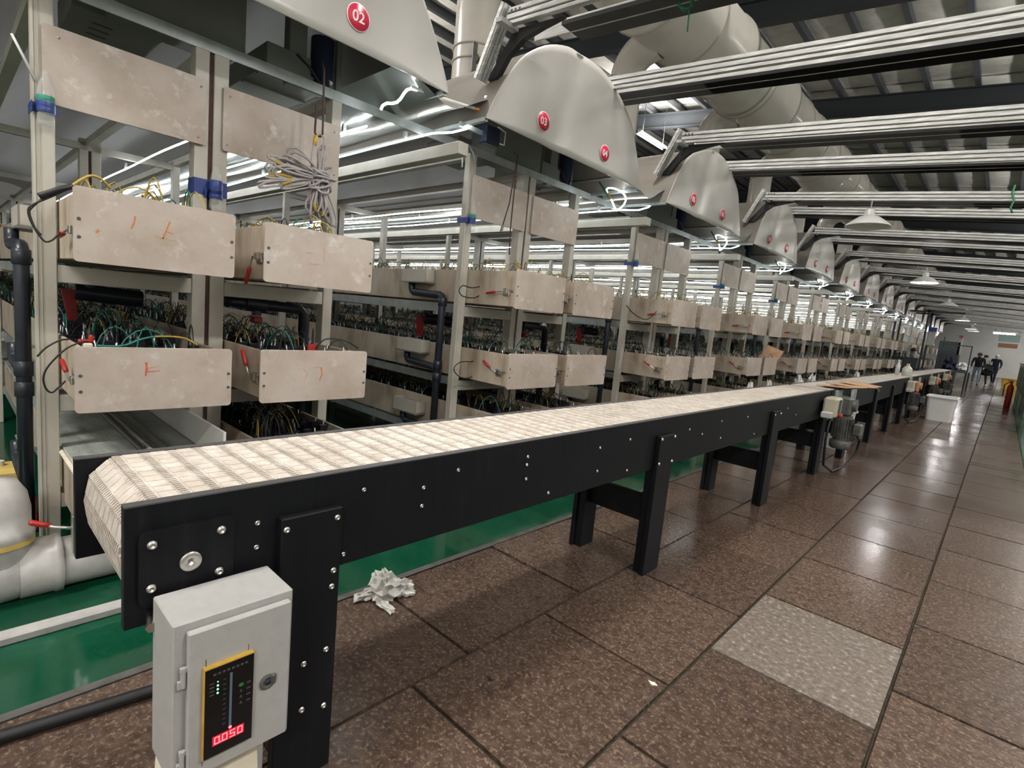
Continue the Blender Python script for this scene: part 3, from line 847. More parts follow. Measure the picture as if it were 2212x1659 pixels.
def branch(base):
    x, y, z = base
    t = thing('branch_pipe', '', 'pipe', base, 'grey exhaust pipes rising from the hoods')
    part('pipe', MB().lathe([(0.205, 0.0), (0.200, 0.4), (0.200, 1.12)], base, 28), 'duct', t)
    for h in (0.12, 0.30, 0.42):
        part('flange', MB().lathe([(0.203, 0), (0.212, 0.004), (0.212, 0.016), (0.203, 0.02)], (x, y, z + h), 28), 'duct_seam', t)
    e = MB(); pts = []
    for i in range(9):
        a = math.radians(80 * i / 8)
        pts.append((x + 0.33 * (1 - math.cos(a)), y, z + 1.12 + 0.33 * math.sin(a)))
    pts.append((x + 0.42, y, z + 1.47))
    e.tube(pts, 0.2, 24, caps=False)
    part('elbow', e, 'duct', t)
    v = MB().cyl((x + 0.16, y - 0.12, z + 0.28), (x + 0.20, y - 0.17, z + 0.28), 0.035, n=12).box(x + 0.19, x + 0.205, y - 0.20, y - 0.15, z + 0.14, z + 0.40, 0.003)
    part('damper_handle', v, 'motor_grey', t)
    return t
bp = branch((-4.02, 0.95 + 0.2, 3.33))
for k in range(NB):
    lab = 'grey exhaust pipe with elbow rising from the %s hood to the main duct' % ORD[k]
    if k == 0: bp['label'] = lab
    else: copy_tree(bp, loc=(-4.02, 0.95 + P * k, 3.33), label=lab)

# ------------------------------------------------------------------ pendant lamps
def pendant(y, on, label):
    x, z = -1.47, 2.86
    t = thing('pendant_lamp', label, 'lamp', (x, y, z), 'bell-shaped lamps over the conveyor')
    part('shade', MB().lathe([(0.240, 0.0), (0.246, 0.004), (0.232, 0.022), (0.18, 0.066), (0.11, 0.115), (0.062, 0.13), (0.058, 0.128), (0.105, 0.112), (0.175, 0.062), (0.226, 0.018), (0.240, 0.0)], (x, y, z), 32), 'shade', t)
    part('lamp_holder', MB().lathe([(0.0, 0.215), (0.045, 0.213), (0.052, 0.20), (0.054, 0.14), (0.062, 0.128), (0.0, 0.128)], (x, y, z), 20), 'shade', t)
    part('stem', MB().cyl((x, y, z + 0.21), (x, y, z + 0.31), 0.010, n=8), 'zinc', t)
    part('bulb', MB().lathe([(0.0, 0.015), (0.05, 0.03), (0.065, 0.065), (0.04, 0.11), (0.025, 0.127)], (x, y, z), 16), 'lamp_on' if on else 'lamp_off', t)
    if on:
        l = bpy.data.lights.new('pendant_light', 'POINT')
        l.energy = PENDANT_POWER; l.shadow_soft_size = 0.05; l.color = (1.0, 0.97, 0.95)
        o = bpy.data.objects.new('pendant_light', l); o.location = (x, y, z - 0.03); COL.objects.link(o)
pendant(-3.7, True, 'lit bell lamp behind the viewpoint')
pendant(1.47, True, 'lit bell lamp above the near end of the conveyor, over the picture')
pendant(7.73, False, 'unlit white bell lamp hanging over the conveyor, nearest of the row')
pendant(14.0, True, 'lit bell lamp, second of the row over the conveyor')
pendant(20.33, False, 'dark unlit bell lamp, third of the row over the conveyor')
pendant(27.9, True, 'bright bell lamp, nearer of two glowing over the far conveyor end')
pendant(35.45, True, 'bright bell lamp, further of two glowing over the far conveyor end')
pendant(37.97, True, 'bright bell lamp above the people at the far end')

# ------------------------------------------------------------------ far end: people, tubs, machines
def skin_person(name, label, base, facing, joints, radii, edges, mats_fn, extras):
    pass
def person(label, x, y, h, rot, top, trousers, hair, cap=None, bend=0.0, stride=0.25):
    t = thing('person', label, 'person', (x, y, 0))
    s = h / 1.70
    ca, sa = math.cos(rot), math.sin(rot)
    def wpos(p):
        return (x + s * (p[0] * ca - p[1] * sa), y + s * (p[0] * sa + p[1] * ca), s * p[2])
    B = lambda dz: (bend * dz)
    J = {'pel': (0, 0, 0.92), 'wai': (0, B(0.12), 1.05), 'che': (0, B(0.36), 1.28), 'nec': (0, B(0.54), 1.45), 'hed': (0, B(0.62) + 0.02, 1.56), 'top': (0, B(0.68) + 0.02, 1.66),
         'shl': (-0.19, B(0.48), 1.40), 'ell': (-0.25, B(0.40) - 0.04, 1.12), 'wrl': (-0.24, B(0.4) + 0.10, 0.90), 'hal': (-0.23, B(0.4) + 0.14, 0.82),
         'shr': (0.19, B(0.48), 1.40), 'elr': (0.25, B(0.40) - 0.02, 1.12), 'wrr': (0.24, B(0.4) + 0.14, 0.92), 'har': (0.23, B(0.4) + 0.19, 0.85),
         'hil': (-0.10, 0, 0.88), 'knl': (-0.11, stride * 0.5 + 0.03, 0.48), 'anl': (-0.11, stride * 0.55, 0.09), 'tol': (-0.11, stride * 0.55 + 0.16, 0.035),
         'hir': (0.10, 0, 0.88), 'knr': (0.11, -stride * 0.3, 0.48), 'anr': (0.11, -stride, 0.10), 'tor': (0.11, -stride + 0.16, 0.035)}
    R = {'pel': (0.155, 0.11), 'wai': (0.14, 0.105), 'che': (0.165, 0.115), 'nec': (0.06, 0.06), 'hed': (0.085, 0.10), 'top': (0.06, 0.07), 'shl': (0.07, 0.07), 'shr': (0.07, 0.07), 'ell': (0.05, 0.05), 'elr': (0.05, 0.05),
         'wrl': (0.036, 0.036), 'wrr': (0.036, 0.036), 'hal': (0.04, 0.028), 'har': (0.04, 0.028), 'hil': (0.095, 0.095), 'hir': (0.095, 0.095), 'knl': (0.065, 0.065), 'knr': (0.065, 0.065), 'anl': (0.045, 0.045), 'anr': (0.045, 0.045), 'tol': (0.04, 0.03), 'tor': (0.04, 0.03)}
    E = [('pel', 'wai'), ('wai', 'che'), ('che', 'nec'), ('nec', 'hed'), ('hed', 'top'), ('che', 'shl'), ('shl', 'ell'), ('ell', 'wrl'), ('wrl', 'hal'), ('che', 'shr'), ('shr', 'elr'), ('elr', 'wrr'), ('wrr', 'har'), ('pel', 'hil'), ('hil', 'knl'), ('knl', 'anl'), ('anl', 'tol'), ('pel', 'hir'), ('hir', 'knr'), ('knr', 'anr'), ('anr', 'tor')]
    keys = list(J)
    me = bpy.data.meshes.new('body')
    me.from_pydata([Vector(wpos(J[k])) - Vector((x, y, 0)) for k in keys], [(keys.index(a), keys.index(b)) for a, b in E], [])
    o = bpy.data.objects.new('body', me)
    COL.objects.link(o)
    md_ = o.modifiers.new('skin', 'SKIN')
    for i, k in enumerate(keys):
        sv = me.skin_vertices[0].data[i]
        sv.radius = (R[k][0] * s, R[k][1] * s)
        sv.use_root = (k == 'pel')
    o.modifiers.new('sub', 'SUBSURF').levels = 1
    dg_ = bpy.context.evaluated_depsgraph_get()
    nm = bpy.data.meshes.new_from_object(o.evaluated_get(dg_))
    bpy.data.objects.remove(o)
    nm.name = 'body'
    nm.materials.clear()
    for m in (top, trousers, 'skin', 'cloth_black'):
        nm.materials.append(MT[m])
    for p in nm.polygons:
        c = p.center; zz = c.z / s
        p.use_smooth = True
        # skin above the collar and past the cuffs, trousers below the waist, shoes at the ground
        side = abs((c.x * ca + c.y * sa) / s)
        if zz > 1.47: p.material_index = 2
        elif zz < 0.09: p.material_index = 3
        elif side > 0.2 and zz < 0.91: p.material_index = 2
        elif zz < 0.93: p.material_index = 1
        else: p.material_index = 0
    b = bpy.data.objects.new('body', nm)
    link(b, t)
    hp = Vector(wpos(J['hed'])) ; tp = Vector(wpos(J['top']))
    hm = MB().lathe([(0.0, 0.125 * s), (0.06 * s, 0.115 * s), (0.095 * s, 0.07 * s), (0.103 * s, 0.01 * s), (0.085 * s, -0.03 * s)], hp, 16)
    part('cap' if cap else 'hair', hm, cap or hair, t)
    fz = Vector(wpos((0, J['hed'][1] + 0.10, 1.545)))
    part('nose', MB().cyl(fz, fz + Vector((-sa, ca, -0.1)) * 0.02 * s, 0.014 * s, 0.008 * s, n=6), 'skin', t)
    return t
person('person in dark coat bending over beside the far conveyor end', -1.0, 38.4, 1.78, PI, 'cloth_black', 'cloth_blue', 'hair', bend=0.45, stride=0.3)
person('person in grey top with black hair behind the one in a dark coat', -0.75, 39.8, 1.70, 0.3, 'cloth_grey', 'cloth_black', 'hair', bend=0.1)
person('person in dark navy clothes and white cap walking in the aisle', -0.35, 43.5, 1.80, 2.9, 'cloth_navy', 'cloth_navy', 'hair', 'white_cap', stride=0.35)
person('worker in grey top and navy trousers leaning at the racks beyond the conveyor', -2.25, 25.3, 1.62, 1.4, 'cloth_grey', 'cloth_navy', 'hair', bend=0.55, stride=0.15)
crumple('dark_sack', 'big dark sack held by the person in the dark coat', 'sack', (-0.62, 38.7, 0.55), 0.3, 9, 'cloth_black', [(0, 0, 0.28, 0.26, 0.26, 0.30)])

def tub(name, label, x0, x1, y0, y1, z0, h, mtl, tap=0.035, cat='tub'):
    base = ((x0 + x1) / 2, (y0 + y1) / 2, z0)
    t = thing(name, label, cat, base)
    m = MB()
    th = 0.012
    def ring(x0, x1, y0, y1, r): return rrect(x0, x1, y0, y1, r, 4)
    a = ring(x0 + tap, x1 - tap, y0 + tap, y1 - tap, 0.05)
    b = ring(x0, x1, y0, y1, 0.06)
    b2 = ring(x0 + th, x1 - th, y0 + th, y1 - th, 0.05)
    a2 = ring(x0 + tap + th, x1 - tap - th, y0 + tap + th, y1 - tap - th, 0.04)
    n = len(a)
    vs = [(u, v, z0) for u, v in a] + [(u, v, z0 + h) for u, v in b] + [(u, v, z0 + h) for u, v in b2] + [(u, v, z0 + th) for u, v in a2]
    fs = []
    for k in range(3):
        fs += [(k * n + i, k * n + (i + 1) % n, (k + 1) * n + (i + 1) % n, (k + 1) * n + i) for i in range(n)]
    fs += [tuple(reversed(range(n))), tuple(range(3 * n, 4 * n))]
    m.add(vs, fs)
    part('shell', m, mtl, t)
    rim = MB()
    o = ring(x0 - 0.022, x1 + 0.022, y0 - 0.022, y1 + 0.022, 0.07)
    vs = [(u, v, z0 + h - 0.02) for u, v in o] + [(u, v, z0 + h + 0.004) for u, v in o] + [(u, v, z0 + h + 0.004) for u, v in b] + [(u, v, z0 + h - 0.02) for u, v in b]
    rim.add(vs, [(k * n + i, k * n + (i + 1) % n, ((k + 1) % 4) * n + (i + 1) % n, ((k + 1) % 4) * n + i) for k in range(4) for i in range(n)])
    part('rim', rim, mtl, t)
    return t
tub('storage_tub', 'large white plastic tub standing on the aisle tiles by the conveyor', -1.10, -0.60, 14.55, 15.35, 0.0, 0.52, 'white_tub')
tub('storage_tub', 'white plastic tub pushed under the middle conveyor', -1.72, -1.42, 8.25, 8.95, 0.0, 0.5, 'white_tub')
# slate tub carried by a hoist frame above the racks' front
ht = tub('hoist_tub', 'slate grey tub hanging in the hoist gantry beyond the conveyor', -3.0, -2.25, 23.6, 24.6, 0.86, 0.36, 'dark_tub', 0.02)
hf = thing('hoist_gantry', 'black steel hoist frame holding the slate grey tub', 'frame', (-2.6, 24.1, 0))
for (px, py) in ((-3.08, 23.5), (-3.08, 24.7), (-2.17, 23.5), (-2.17, 24.7)):
    part('post', MB().box(px - 0.03, px + 0.03, py - 0.03, py + 0.03, 0, 2.9), 'beam', hf)
part('top_rail', MB().box(-3.1, -1.2, 23.47, 23.53, 2.84, 2.9).box(-3.1, -2.14, 24.67, 24.73, 2.84, 2.9), 'beam', hf)
part('shelf', MB().box(-3.1, -2.15, 23.5, 24.7, 0.80, 0.856), 'beam', hf)
part('hanger', MB().box(-2.66, -2.6, 24.07, 24.13, 1.24, 2.9), 'zinc', hf)
cb_ = thing('control_box', 'grey control box with blue top and red lamp on the hoist', 'box', (-2.1, 24.3, 1.75))
part('body', MB().box(-2.13, -1.92, 24.0, 24.45, 1.72, 2.22, 0.01), 'cabinet', cb_)
part('blue_cover', MB().box(-2.15, -1.90, 23.98, 24.47, 2.222, 2.36, 0.01), 'blue_tape', cb_)
part('red_lamp', MB().lathe([(0.05, 0), (0.05, 0.02), (0, 0.035)], (-1.92, 24.15, 2.1), 12, 'x'), 'red_led', cb_)
part('keypad', MB().box(-1.92, -1.91, 24.1, 24.35, 1.80, 1.98), 'dim', cb_)
sc_ = thing('far_cabinet', 'grey machine cabinet with dark screen beyond the hoist', 'cabinet', (-1.9, 33, 0))
part('body', MB().box(-2.4, -1.6, 32.6, 33.6, 0, 2.1, 0.02), 'dark_tub', sc_)
part('door', MB().box(-1.6, -1.585, 32.7, 33.5, 0.2, 1.3, 0.01), 'motor_grey', sc_)
part('upper_panel', MB().box(-1.7, -1.585, 32.6, 33.6, 1.5, 2.3, 0.01), 'cabinet', sc_)
part('warning_plate', MB().box(-1.72, -1.58, 32.5, 32.9, 2.32, 2.42), 'red', sc_)
ft = thing('far_table', 'dark work table with blue sacks beyond the conveyor end', 'table', (-1.5, 29.5, 0))
part('table_top', MB().box(-2.0, -1.0, 28.2, 31.0, 0.78, 0.84, 0.01), 'dark_tub', ft)
for (px, py) in ((-1.95, 28.3), (-1.05, 28.3), (-1.95, 30.9), (-1.05, 30.9)):
    part('leg', MB().box(px - 0.03, px + 0.03, py - 0.03, py + 0.03, 0, 0.78), 'beam', ft)
part('upright', MB().box(-1.98, -1.94, 28.6, 28.64, 0.84, 2.2).box(-1.06, -1.02, 28.6, 28.64, 0.84, 1.9).box(-1.98, -1.02, 28.6, 28.64, 1.86, 1.9), 'beam', ft)
crumple('blue_sack', 'blue plastic sack lying on the far dark table', 'sack', (-1.7, 29.4, 0.842), 0.3, 5, 'cloth_navy', [(0, 0, 0.2, 0.22, 0.45, 0.28)])
crumple('grey_sack', 'pale grey plastic sack lying on the far dark table', 'sack', (-1.3, 29.7, 0.842), 0.3, 6, 'white_tub', [(0, 0, 0.12, 0.24, 0.5, 0.20)])

# things lying on the belt
cdm = MB()
rnd = random.Random(4)
crd = thing('cardboard_sheets', 'loose brown cardboard sheets lying at the edge of the second belt', 'cardboard', (-1.36, 7.4, 0.91))
for i in range(3):
    mx = Matrix.Translation((-1.36 + 0.05 * i, 7.25 + 0.28 * i, 0.925 + 0.012 * i)) @ Matrix.Rotation(rnd.uniform(-0.4, 0.4), 4, 'Z') @ Matrix.Rotation(-0.05 + 0.06 * i, 4, 'Y')
    part('sheet', MB().box(-0.15, 0.17, -0.28, 0.28, 0, 0.006, mx=mx), 'cardboard', crd)
jg = thing('plastic_jug', 'translucent plastic jug with yellow cap standing on the far belt', 'jug', (-1.46, 13.9, 0.905))
part('body', MB().lathe([(0, 0), (0.085, 0), (0.09, 0.02), (0.09, 0.15), (0.05, 0.20), (0.028, 0.215), (0.028, 0.235), (0, 0.235)], (-1.46, 13.9, 0.905), 18), 'bag', jg)
part('cap', MB().lathe([(0.03, 0.236), (0.03, 0.26), (0, 0.26)], (-1.46, 13.9, 0.905), 14), 'yellow', jg)
bt = thing('plastic_bottle', 'white plastic bottle on the far belt behind the jug', 'bottle', (-1.64, 14.0, 0.905))
part('body', MB().lathe([(0, 0), (0.04, 0), (0.042, 0.02), (0.042, 0.2), (0.015, 0.26), (0.014, 0.3), (0, 0.3)], (-1.64, 14.0, 0.905), 14), 'white_tub', bt)
part('cap', MB().lathe([(0.018, 0.29), (0.018, 0.325), (0, 0.325)], (-1.64, 14.0, 0.905), 10), 'shade', bt)

tb = thing('tube_lamp', 'long lit tube lamp hanging across the far aisle', 'lamp', (-0.3, 58, 3.6))
part('tube', MB().cyl((-1.0, 58, 3.62), (0.3, 58, 3.62), 0.06, n=8), 'lamp_on', tb)
part('housing', MB().box(-1.1, 1.9, 57.9, 58.1, 3.69, 3.78), 'shade', tb)
part('hanger', MB().cyl((-0.9, 58, 3.78), (-0.9, 58, 6.8), 0.012, n=6).cyl((1.6, 58, 3.78), (1.6, 58, 6.6), 0.012, n=6), 'beam', tb)
# right edge of the aisle
for i, (y0, y1, hgt, lab) in enumerate(((14.6, 17.0, 1.30, 'grey-green machine housing at the right edge of the aisle, nearest'), (19.0, 23.5, 1.30, 'grey-green machine housing at the right edge of the aisle, second'), (25.0, 31.0, 1.35, 'grey-green machine housing at the right edge of the aisle, third'))):
    m = thing('machine_housing', lab, 'machine', (1.1, (y0 + y1) / 2, 0))
    part('body', MB().box(0.52, 1.7, y0, y1, 0.42, hgt, 0.03), 'green_machine', m)
    part('plinth', MB().box(0.56, 1.66, y0 + 0.05, y1 - 0.05, 0, 0.42, 0.01), 'white_tub' if i == 0 else 'green_machine', m)
    part('top_lip', MB().box(0.49, 1.72, y0 - 0.03, y1 + 0.03, hgt, hgt + 0.05, 0.015), 'green_machine', m)
    for q in range(3):
        yy = y0 + (y1 - y0) * (q + 0.5) / 3
        part('door', MB().box(0.505, 0.52, yy - 0.3, yy + 0.3, 0.5, hgt - 0.12, 0.006), 'green_machine', m)
ex = thing('fire_extinguisher', 'red fire extinguisher standing at the right edge of the tiles', 'extinguisher', (0.27, 22.4, 0))
part('cylinder', MB().lathe([(0, 0), (0.07, 0), (0.078, 0.02), (0.078, 0.62), (0.06, 0.70), (0.03, 0.73), (0.03, 0.78), (0, 0.78)], (0.27, 22.4, 0), 18), 'red', ex)
part('valve', MB().box(0.23, 0.31, 22.37, 22.43, 0.78, 0.82, 0.005).box(0.17, 0.31, 22.385, 22.415, 0.83, 0.85), 'black_plain', ex)
part('hose', MB().tube([(0.23, 22.4, 0.8), (0.12, 22.38, 0.7), (0.13, 22.36, 0.35)], 0.015, 6), 'hose', ex)
tub('yellow_bin', 'yellow plastic bin by the right side of the far aisle', 0.05, 0.75, 37.6, 38.3, 0.0, 0.55, 'yellow', 0.06, 'bin')
sg = thing('hanging_sign', 'pale blue-green sign hanging over the far aisle', 'sign', (0.0, 50, 2.9))
part('board', MB().box(-0.55, 0.55, 50, 50.03, 2.75, 3.25), 'sign', sg)
part('lower_board', MB().box(-0.5, 0.5, 50, 50.03, 2.35, 2.65), 'orange_sign', sg)
part('hanger', MB().cyl((-0.45, 50.015, 3.25), (-0.45, 50.015, 6.9), 0.01, n=6).cyl((0.45, 50.015, 3.25), (0.45, 50.015, 6.9), 0.01, n=6), 'beam', sg)
# ------------------------------------------------------------------ rack bays: built once for the nearest bay, copied along the aisle
XE = -18.6
FR = [-3.24, -6.48, -9.72, -12.96, -16.2]
PROTO = []          # (root, function giving label for bay k, set of bays)
def rack_frame():
    t = thing('tank_rack', '', 'rack', (-3.24, 1.02, 0), 'grey steel tank racks beside the conveyor')
    for x in FR:
        a = MB().box(x - 0.055, x, 0.318, 0.386, 0, 2.60, 0.003)
        if x == FR[0]:
            a.box(x - 0.05, x + 0.004, 0.309, 0.3185, 0, 2.60)
            a.box(x, x + 0.003, 0.330, 0.333, 0, 2.60)
        part('post', a, 'post', t)
        part('post', MB().box(x - 0.085, x, 0.940, 1.005, 0, 2.62, 0.003), 'post', t)
        part('post', MB().box(x - 0.085, x, 1.028, 1.100, 0, 2.62, 0.003), 'post', t)
        part('post', MB().box(x - 0.085, x, 1.690, 1.752, 0, 2.60, 0.003), 'post', t)
        part('slot_strip', MB().box(x - 0.06, x - 0.012, 1.006, 1.027, 0, 2.6), 'rust', t)
        for z0, z1 in ((1.345, 1.425), (0.735, 0.815), (0.255, 0.325)):
            m = MB().box(x - 0.06, x - 0.006, 0.387, 0.939, z0, z1, 0.003)
            part('cross_beam', m, 'post', t)
            part('cross_beam', MB().box(x - 0.06, x - 0.006, 1.101, 1.689, z0, z1, 0.003), 'post', t)
        if x != FR[0]:
            part('cross_beam', MB().box(x - 0.05, x, 0.387, 1.689, 2.52, 2.58), 'post', t)
    tr = MB().box(-3.30, -3.236, 0.30 - 0.6, 0.30 - 0.6 + P, 2.640, 2.648).box(-3.243, -3.236, 0.30 - 0.6, 0.30 - 0.6 + P, 2.590, 2.640)
    part('top_rail', tr, 'zinc', t)
    for yy in (0.345, 1.016, 1.72):
        part('long_beam', MB().box(XE, -3.33, yy - 0.03, yy + 0.03, 2.56, 2.62), 'post', t)
    for z0, z1 in ((1.365, 1.435), (0.765, 0.83), (0.275, 0.34)):
        for y0 in (0.392, 0.905, 1.105, 1.625):
            part('long_beam', MB().box(XE, -3.31, y0, y0 + 0.03, z0, z1), 'zinc', t)
    part('splash_panel', MB().prism(rrect(0.345, 0.985, 2.118, 2.442, 0.012), 'x', -3.232, -3.220), 'pvc', t)
    part('splash_panel', MB().prism(rrect(1.068, 1.735, 2.118, 2.442, 0.012), 'x', -3.232, -3.220), 'pvc', t)
    for yy, zz in ((0.37, 2.15), (0.95, 2.15), (1.09, 2.15), (1.71, 2.15), (0.40, 2.40), (0.96, 2.40), (1.10, 2.40), (1.70, 2.40)):
        part('screw', MB().lathe([(0.006, 0), (0.006, 0.002), (0, 0.003)], (-3.22, yy, zz), 8, 'x'), 'zinc', t)
    return t

def wires(y0, y1, rim, seed, dens, hgt, cols):
    r = random.Random(seed)
    mbs = {}
    for c in cols: mbs.setdefault(c, MB())
    x = -2.78
    while x > XE + 0.3:
        for _ in range(dens):
            c = r.choice(cols)
            ya = r.uniform(y0 + 0.03, y1 - 0.03); yb = min(y1 - 0.02, max(y0 + 0.02, ya + r.uniform(-0.24, 0.24)))
            xa = x + r.uniform(-0.05, 0.05); xb = xa - r.uniform(-0.06, 0.24)
            if xb > -2.72: xb = -2.74
            h = hgt * r.uniform(0.5, 1.15)
            pts = []
            for i in range(7):
                u = i / 6
                pts.append((xa + (xb - xa) * u, ya + (yb - ya) * u, rim - 0.05 + (h + 0.05) * math.sin(PI * u) ** 0.7))
            mbs[c].tube(pts, 0.0031, 4, caps=False)
        x -= 0.075
    return mbs

def electrodes(y0, y1, rim, seed):
    r = random.Random(seed)
    m = MB(); c = MB()
    x = -2.76
    while x > XE + 0.2:
        m.box(x - 0.028, x + 0.028, y0 + 0.008, y1 - 0.008, rim - 0.20, rim - 0.075 + r.uniform(-0.012, 0.006))
        for q in range(4):
            yy = y0 + (y1 - y0) * (q + 0.5) / 4 + r.uniform(-0.04, 0.04)
            m.box(x - 0.014, x + 0.014, yy - 0.02, yy + 0.02, rim - 0.09, rim - 0.028 + r.uniform(-0.02, 0.02))
            if r.random() < 0.55:
                dy = r.uniform(-0.014, 0.014)
                c.tube([(x, yy, rim - 0.05), (x + r.uniform(-0.01, 0.01), yy + dy, rim + 0.012)], 0.0042, 4)
        x -= 0.085
    return m, c

def trough(y0, y1, z0, z1, seed, hgt, cols, tip=(-1, -0.2)):
    base = (-2.68, (y0 + y1) / 2, z0)
    t = thing('plating_trough', '', 'trough', base)
    w0, w1 = y0 + 0.028, y1 - 0.022
    part('side_wall', MB().box(XE, -2.694, w0, w0 + 0.014, z0 + 0.012, z1 - 0.012, 0.002), 'pvc_wall', t)
    part('side_wall', MB().box(XE, -2.694, w1 - 0.014, w1, z0 + 0.012, z1 - 0.012, 0.002), 'pvc_wall', t)
    part('bottom', MB().box(XE, -2.694, w0 + 0.014, w1 - 0.014, z0 + 0.012, z0 + 0.026), 'pvc_wall', t)
    part('end_panel', MB().prism(rrect(y0, y1, z0, z1, 0.014), 'x', -2.693, -2.680), 'pvc', t)
    for yy in (y0 + 0.017, y1 - 0.014):
        for q in (0.33, 0.57):
            zz = z0 + (z1 - z0) * q
            part('screw', MB().lathe([(0.0, 0.002), (0.003, 0.0008), (0.0065, 0.0025), (0.0065, 0.0)], (-2.68, yy, zz), 10, 'x'), 'motor_grey', t)
    # toggle clamp with a red handle on the near side wall
    zc = z0 + (z1 - z0) * 0.42
    cl = MB().box(-2.83, -2.765, w0 - 0.012, w0, zc - 0.028, zc + 0.026, 0.003)
    cl.box(-2.815, -2.775, w0 - 0.028, w0 - 0.012, zc - 0.014, zc + 0.020, 0.003)
    cl.cyl((-2.765, w0 - 0.016, zc + 0.012), (-2.725, w0 - 0.016, zc + 0.012), 0.004, n=6)
    hx, hz = tip
    H_ = lambda s, o=0.0: (-2.83 + hx * s, w0 - 0.026 - 0.06 * s, zc + 0.002 + hz * s + o)
    cl.tube([(-2.80, w0 - 0.02, zc), H_(0.0), H_(0.04), H_(0.08)], 0.005, 6)
    k = part('toggle_clamp', cl, 'steel', t)
    part('clamp_handle', MB().tube([H_(0.06), H_(0.08), H_(0.145), H_(0.155)], 0.010, 8, radii=[0.008, 0.011, 0.010, 0.006]), 'red', k, 'red clamp handle')
    m, c = electrodes(w0 + 0.014, w1 - 0.014, z1, seed)
    part('electrode_rack', m, 'electrode', t, stuff=True)
    part('contact_pin', c, 'clip', t, stuff=True)
    for col, mb in wires(w0 + 0.02, w1 - 0.02, z1, seed + 50, 2, hgt, cols).items():
        part(col.split('_')[0] + '_wire' if col != 'wire_dark' else 'dark_wire', mb, col, t, stuff=True)
    return t
rk = rack_frame()
PROTO.append((rk, lambda k: 'grey steel rack frame of the %s tank bay beside the conveyor' % ORD[k], None))
LV = (('upper', 1.442, 1.728), ('middle', 0.838, 1.108), ('lowest', 0.35, 0.63))
LN = (('left', 0.368, 0.952), ('right', 1.088, 1.682))
troughs = {}
sd = 1
for ln, y0, y1 in LN:
    for lv, z0, z1 in LV:
        if lv == 'upper': cols, hg = ['wire_yellow', 'wire_teal', 'wire_yellow', 'wire_dark'], 0.10
        elif lv == 'middle': cols, hg = ['wire_dark', 'wire_dark', 'wire_teal', 'wire_dark', 'wire_dark', 'wire_yellow', 'wire_dark', 'wire_teal'], 0.10
        else: cols, hg = ['wire_dark', 'wire_yellow', 'wire_dark', 'wire_teal', 'wire_dark', 'wire_dark'], 0.10
        cols = list(cols)
        t = trough(y0, y1, z0, z1, sd, hg, cols, {('right', 'upper'): (-0.35, -0.9), ('right', 'middle'): (-0.5, 0.85), ('left', 'middle'): (-0.8, 0.45)}.get((ln, lv), (-1, -0.15)))
        sd += 1
        troughs[(ln, lv)] = t
        # the nearest bay's lowest left trough is the glass-lidded tank below
        PROTO.append((t, (lambda lv, ln: lambda k: '%s %s-lane beige plating trough in the %s rack bay' % (lv, ln, ORD[k]))(lv, ln), 'wide' if (lv == 'lowest' and ln == 'left') else None))

def drip(z):
    y = 0.394
    t = thing('drip_box', '', 'box', (-3.82, y - 0.04, z))
    m = MB()
    x0, x1, ya, yb, h = -3.99, -3.66, y - 0.105, y, 0.105
    m.box(x0, x1, ya, ya + 0.008, z, z + h).box(x0, x1, yb - 0.008, yb, z, z + h).box(x0, x0 + 0.008, ya, yb, z, z + h).box(x1 - 0.008, x1, ya, yb, z, z + h).box(x0, x1, ya, yb, z, z + 0.008)
    part('body', m, 'post', t)
    part('base_lip', MB().box(x0 - 0.012, x1 + 0.006, ya - 0.008, yb, z - 0.010, z), 'dark_grey', t)
    return t
def elbowpath(z, zr, yb):
    return [(-3.90, yb, z - 0.004), (-3.90, yb, z - 0.05), (-3.89, yb, z - 0.075), (-3.865, yb, z - 0.09), (-3.50, yb, z - 0.10), (-3.475, yb, z - 0.112), (-3.465, yb, z - 0.14), (-3.465, yb, zr)]
for lv, z in (('upper', 1.60), ('middle', 1.0), ('lowest', 0.46)):
    d = drip(z)
    PROTO.append((d, (lambda lv: lambda k: 'small %s overflow box on the near trough wall of the %s rack bay' % (lv, ORD[k]))(lv), None))
dp = thing('overflow_pipe', '', 'pipe', (-3.46, 0.33, 0), 'dark overflow pipes on the racks')
yb = 0.335
part('downpipe', MB().tube(elbowpath(1.60, 0.0, yb), 0.030, 12), 'black_pipe', dp)
part('side_branch', MB().tube([(-3.90, yb, 0.996), (-3.90, yb, 0.945), (-3.89, yb, 0.92), (-3.865, yb, 0.91), (-3.46, yb, 0.895)], 0.029, 12), 'black_pipe', dp)
part('side_branch', MB().tube([(-3.90, yb, 0.456), (-3.90, yb, 0.40), (-3.89, yb, 0.38), (-3.865, yb, 0.37), (-3.46, yb, 0.355)], 0.029, 12), 'black_pipe', dp)
for z in (1.43, 0.90, 0.80):
    part('pipe_socket', MB().lathe([(0.031, 0), (0.037, 0.004), (0.037, 0.07), (0.031, 0.074)], (-3.465, yb, z - 0.02), 14), 'black_pipe', dp)
PROTO.append((dp, lambda k: 'dark overflow pipe with elbows on the near side of the %s rack bay' % ORD[k], None))
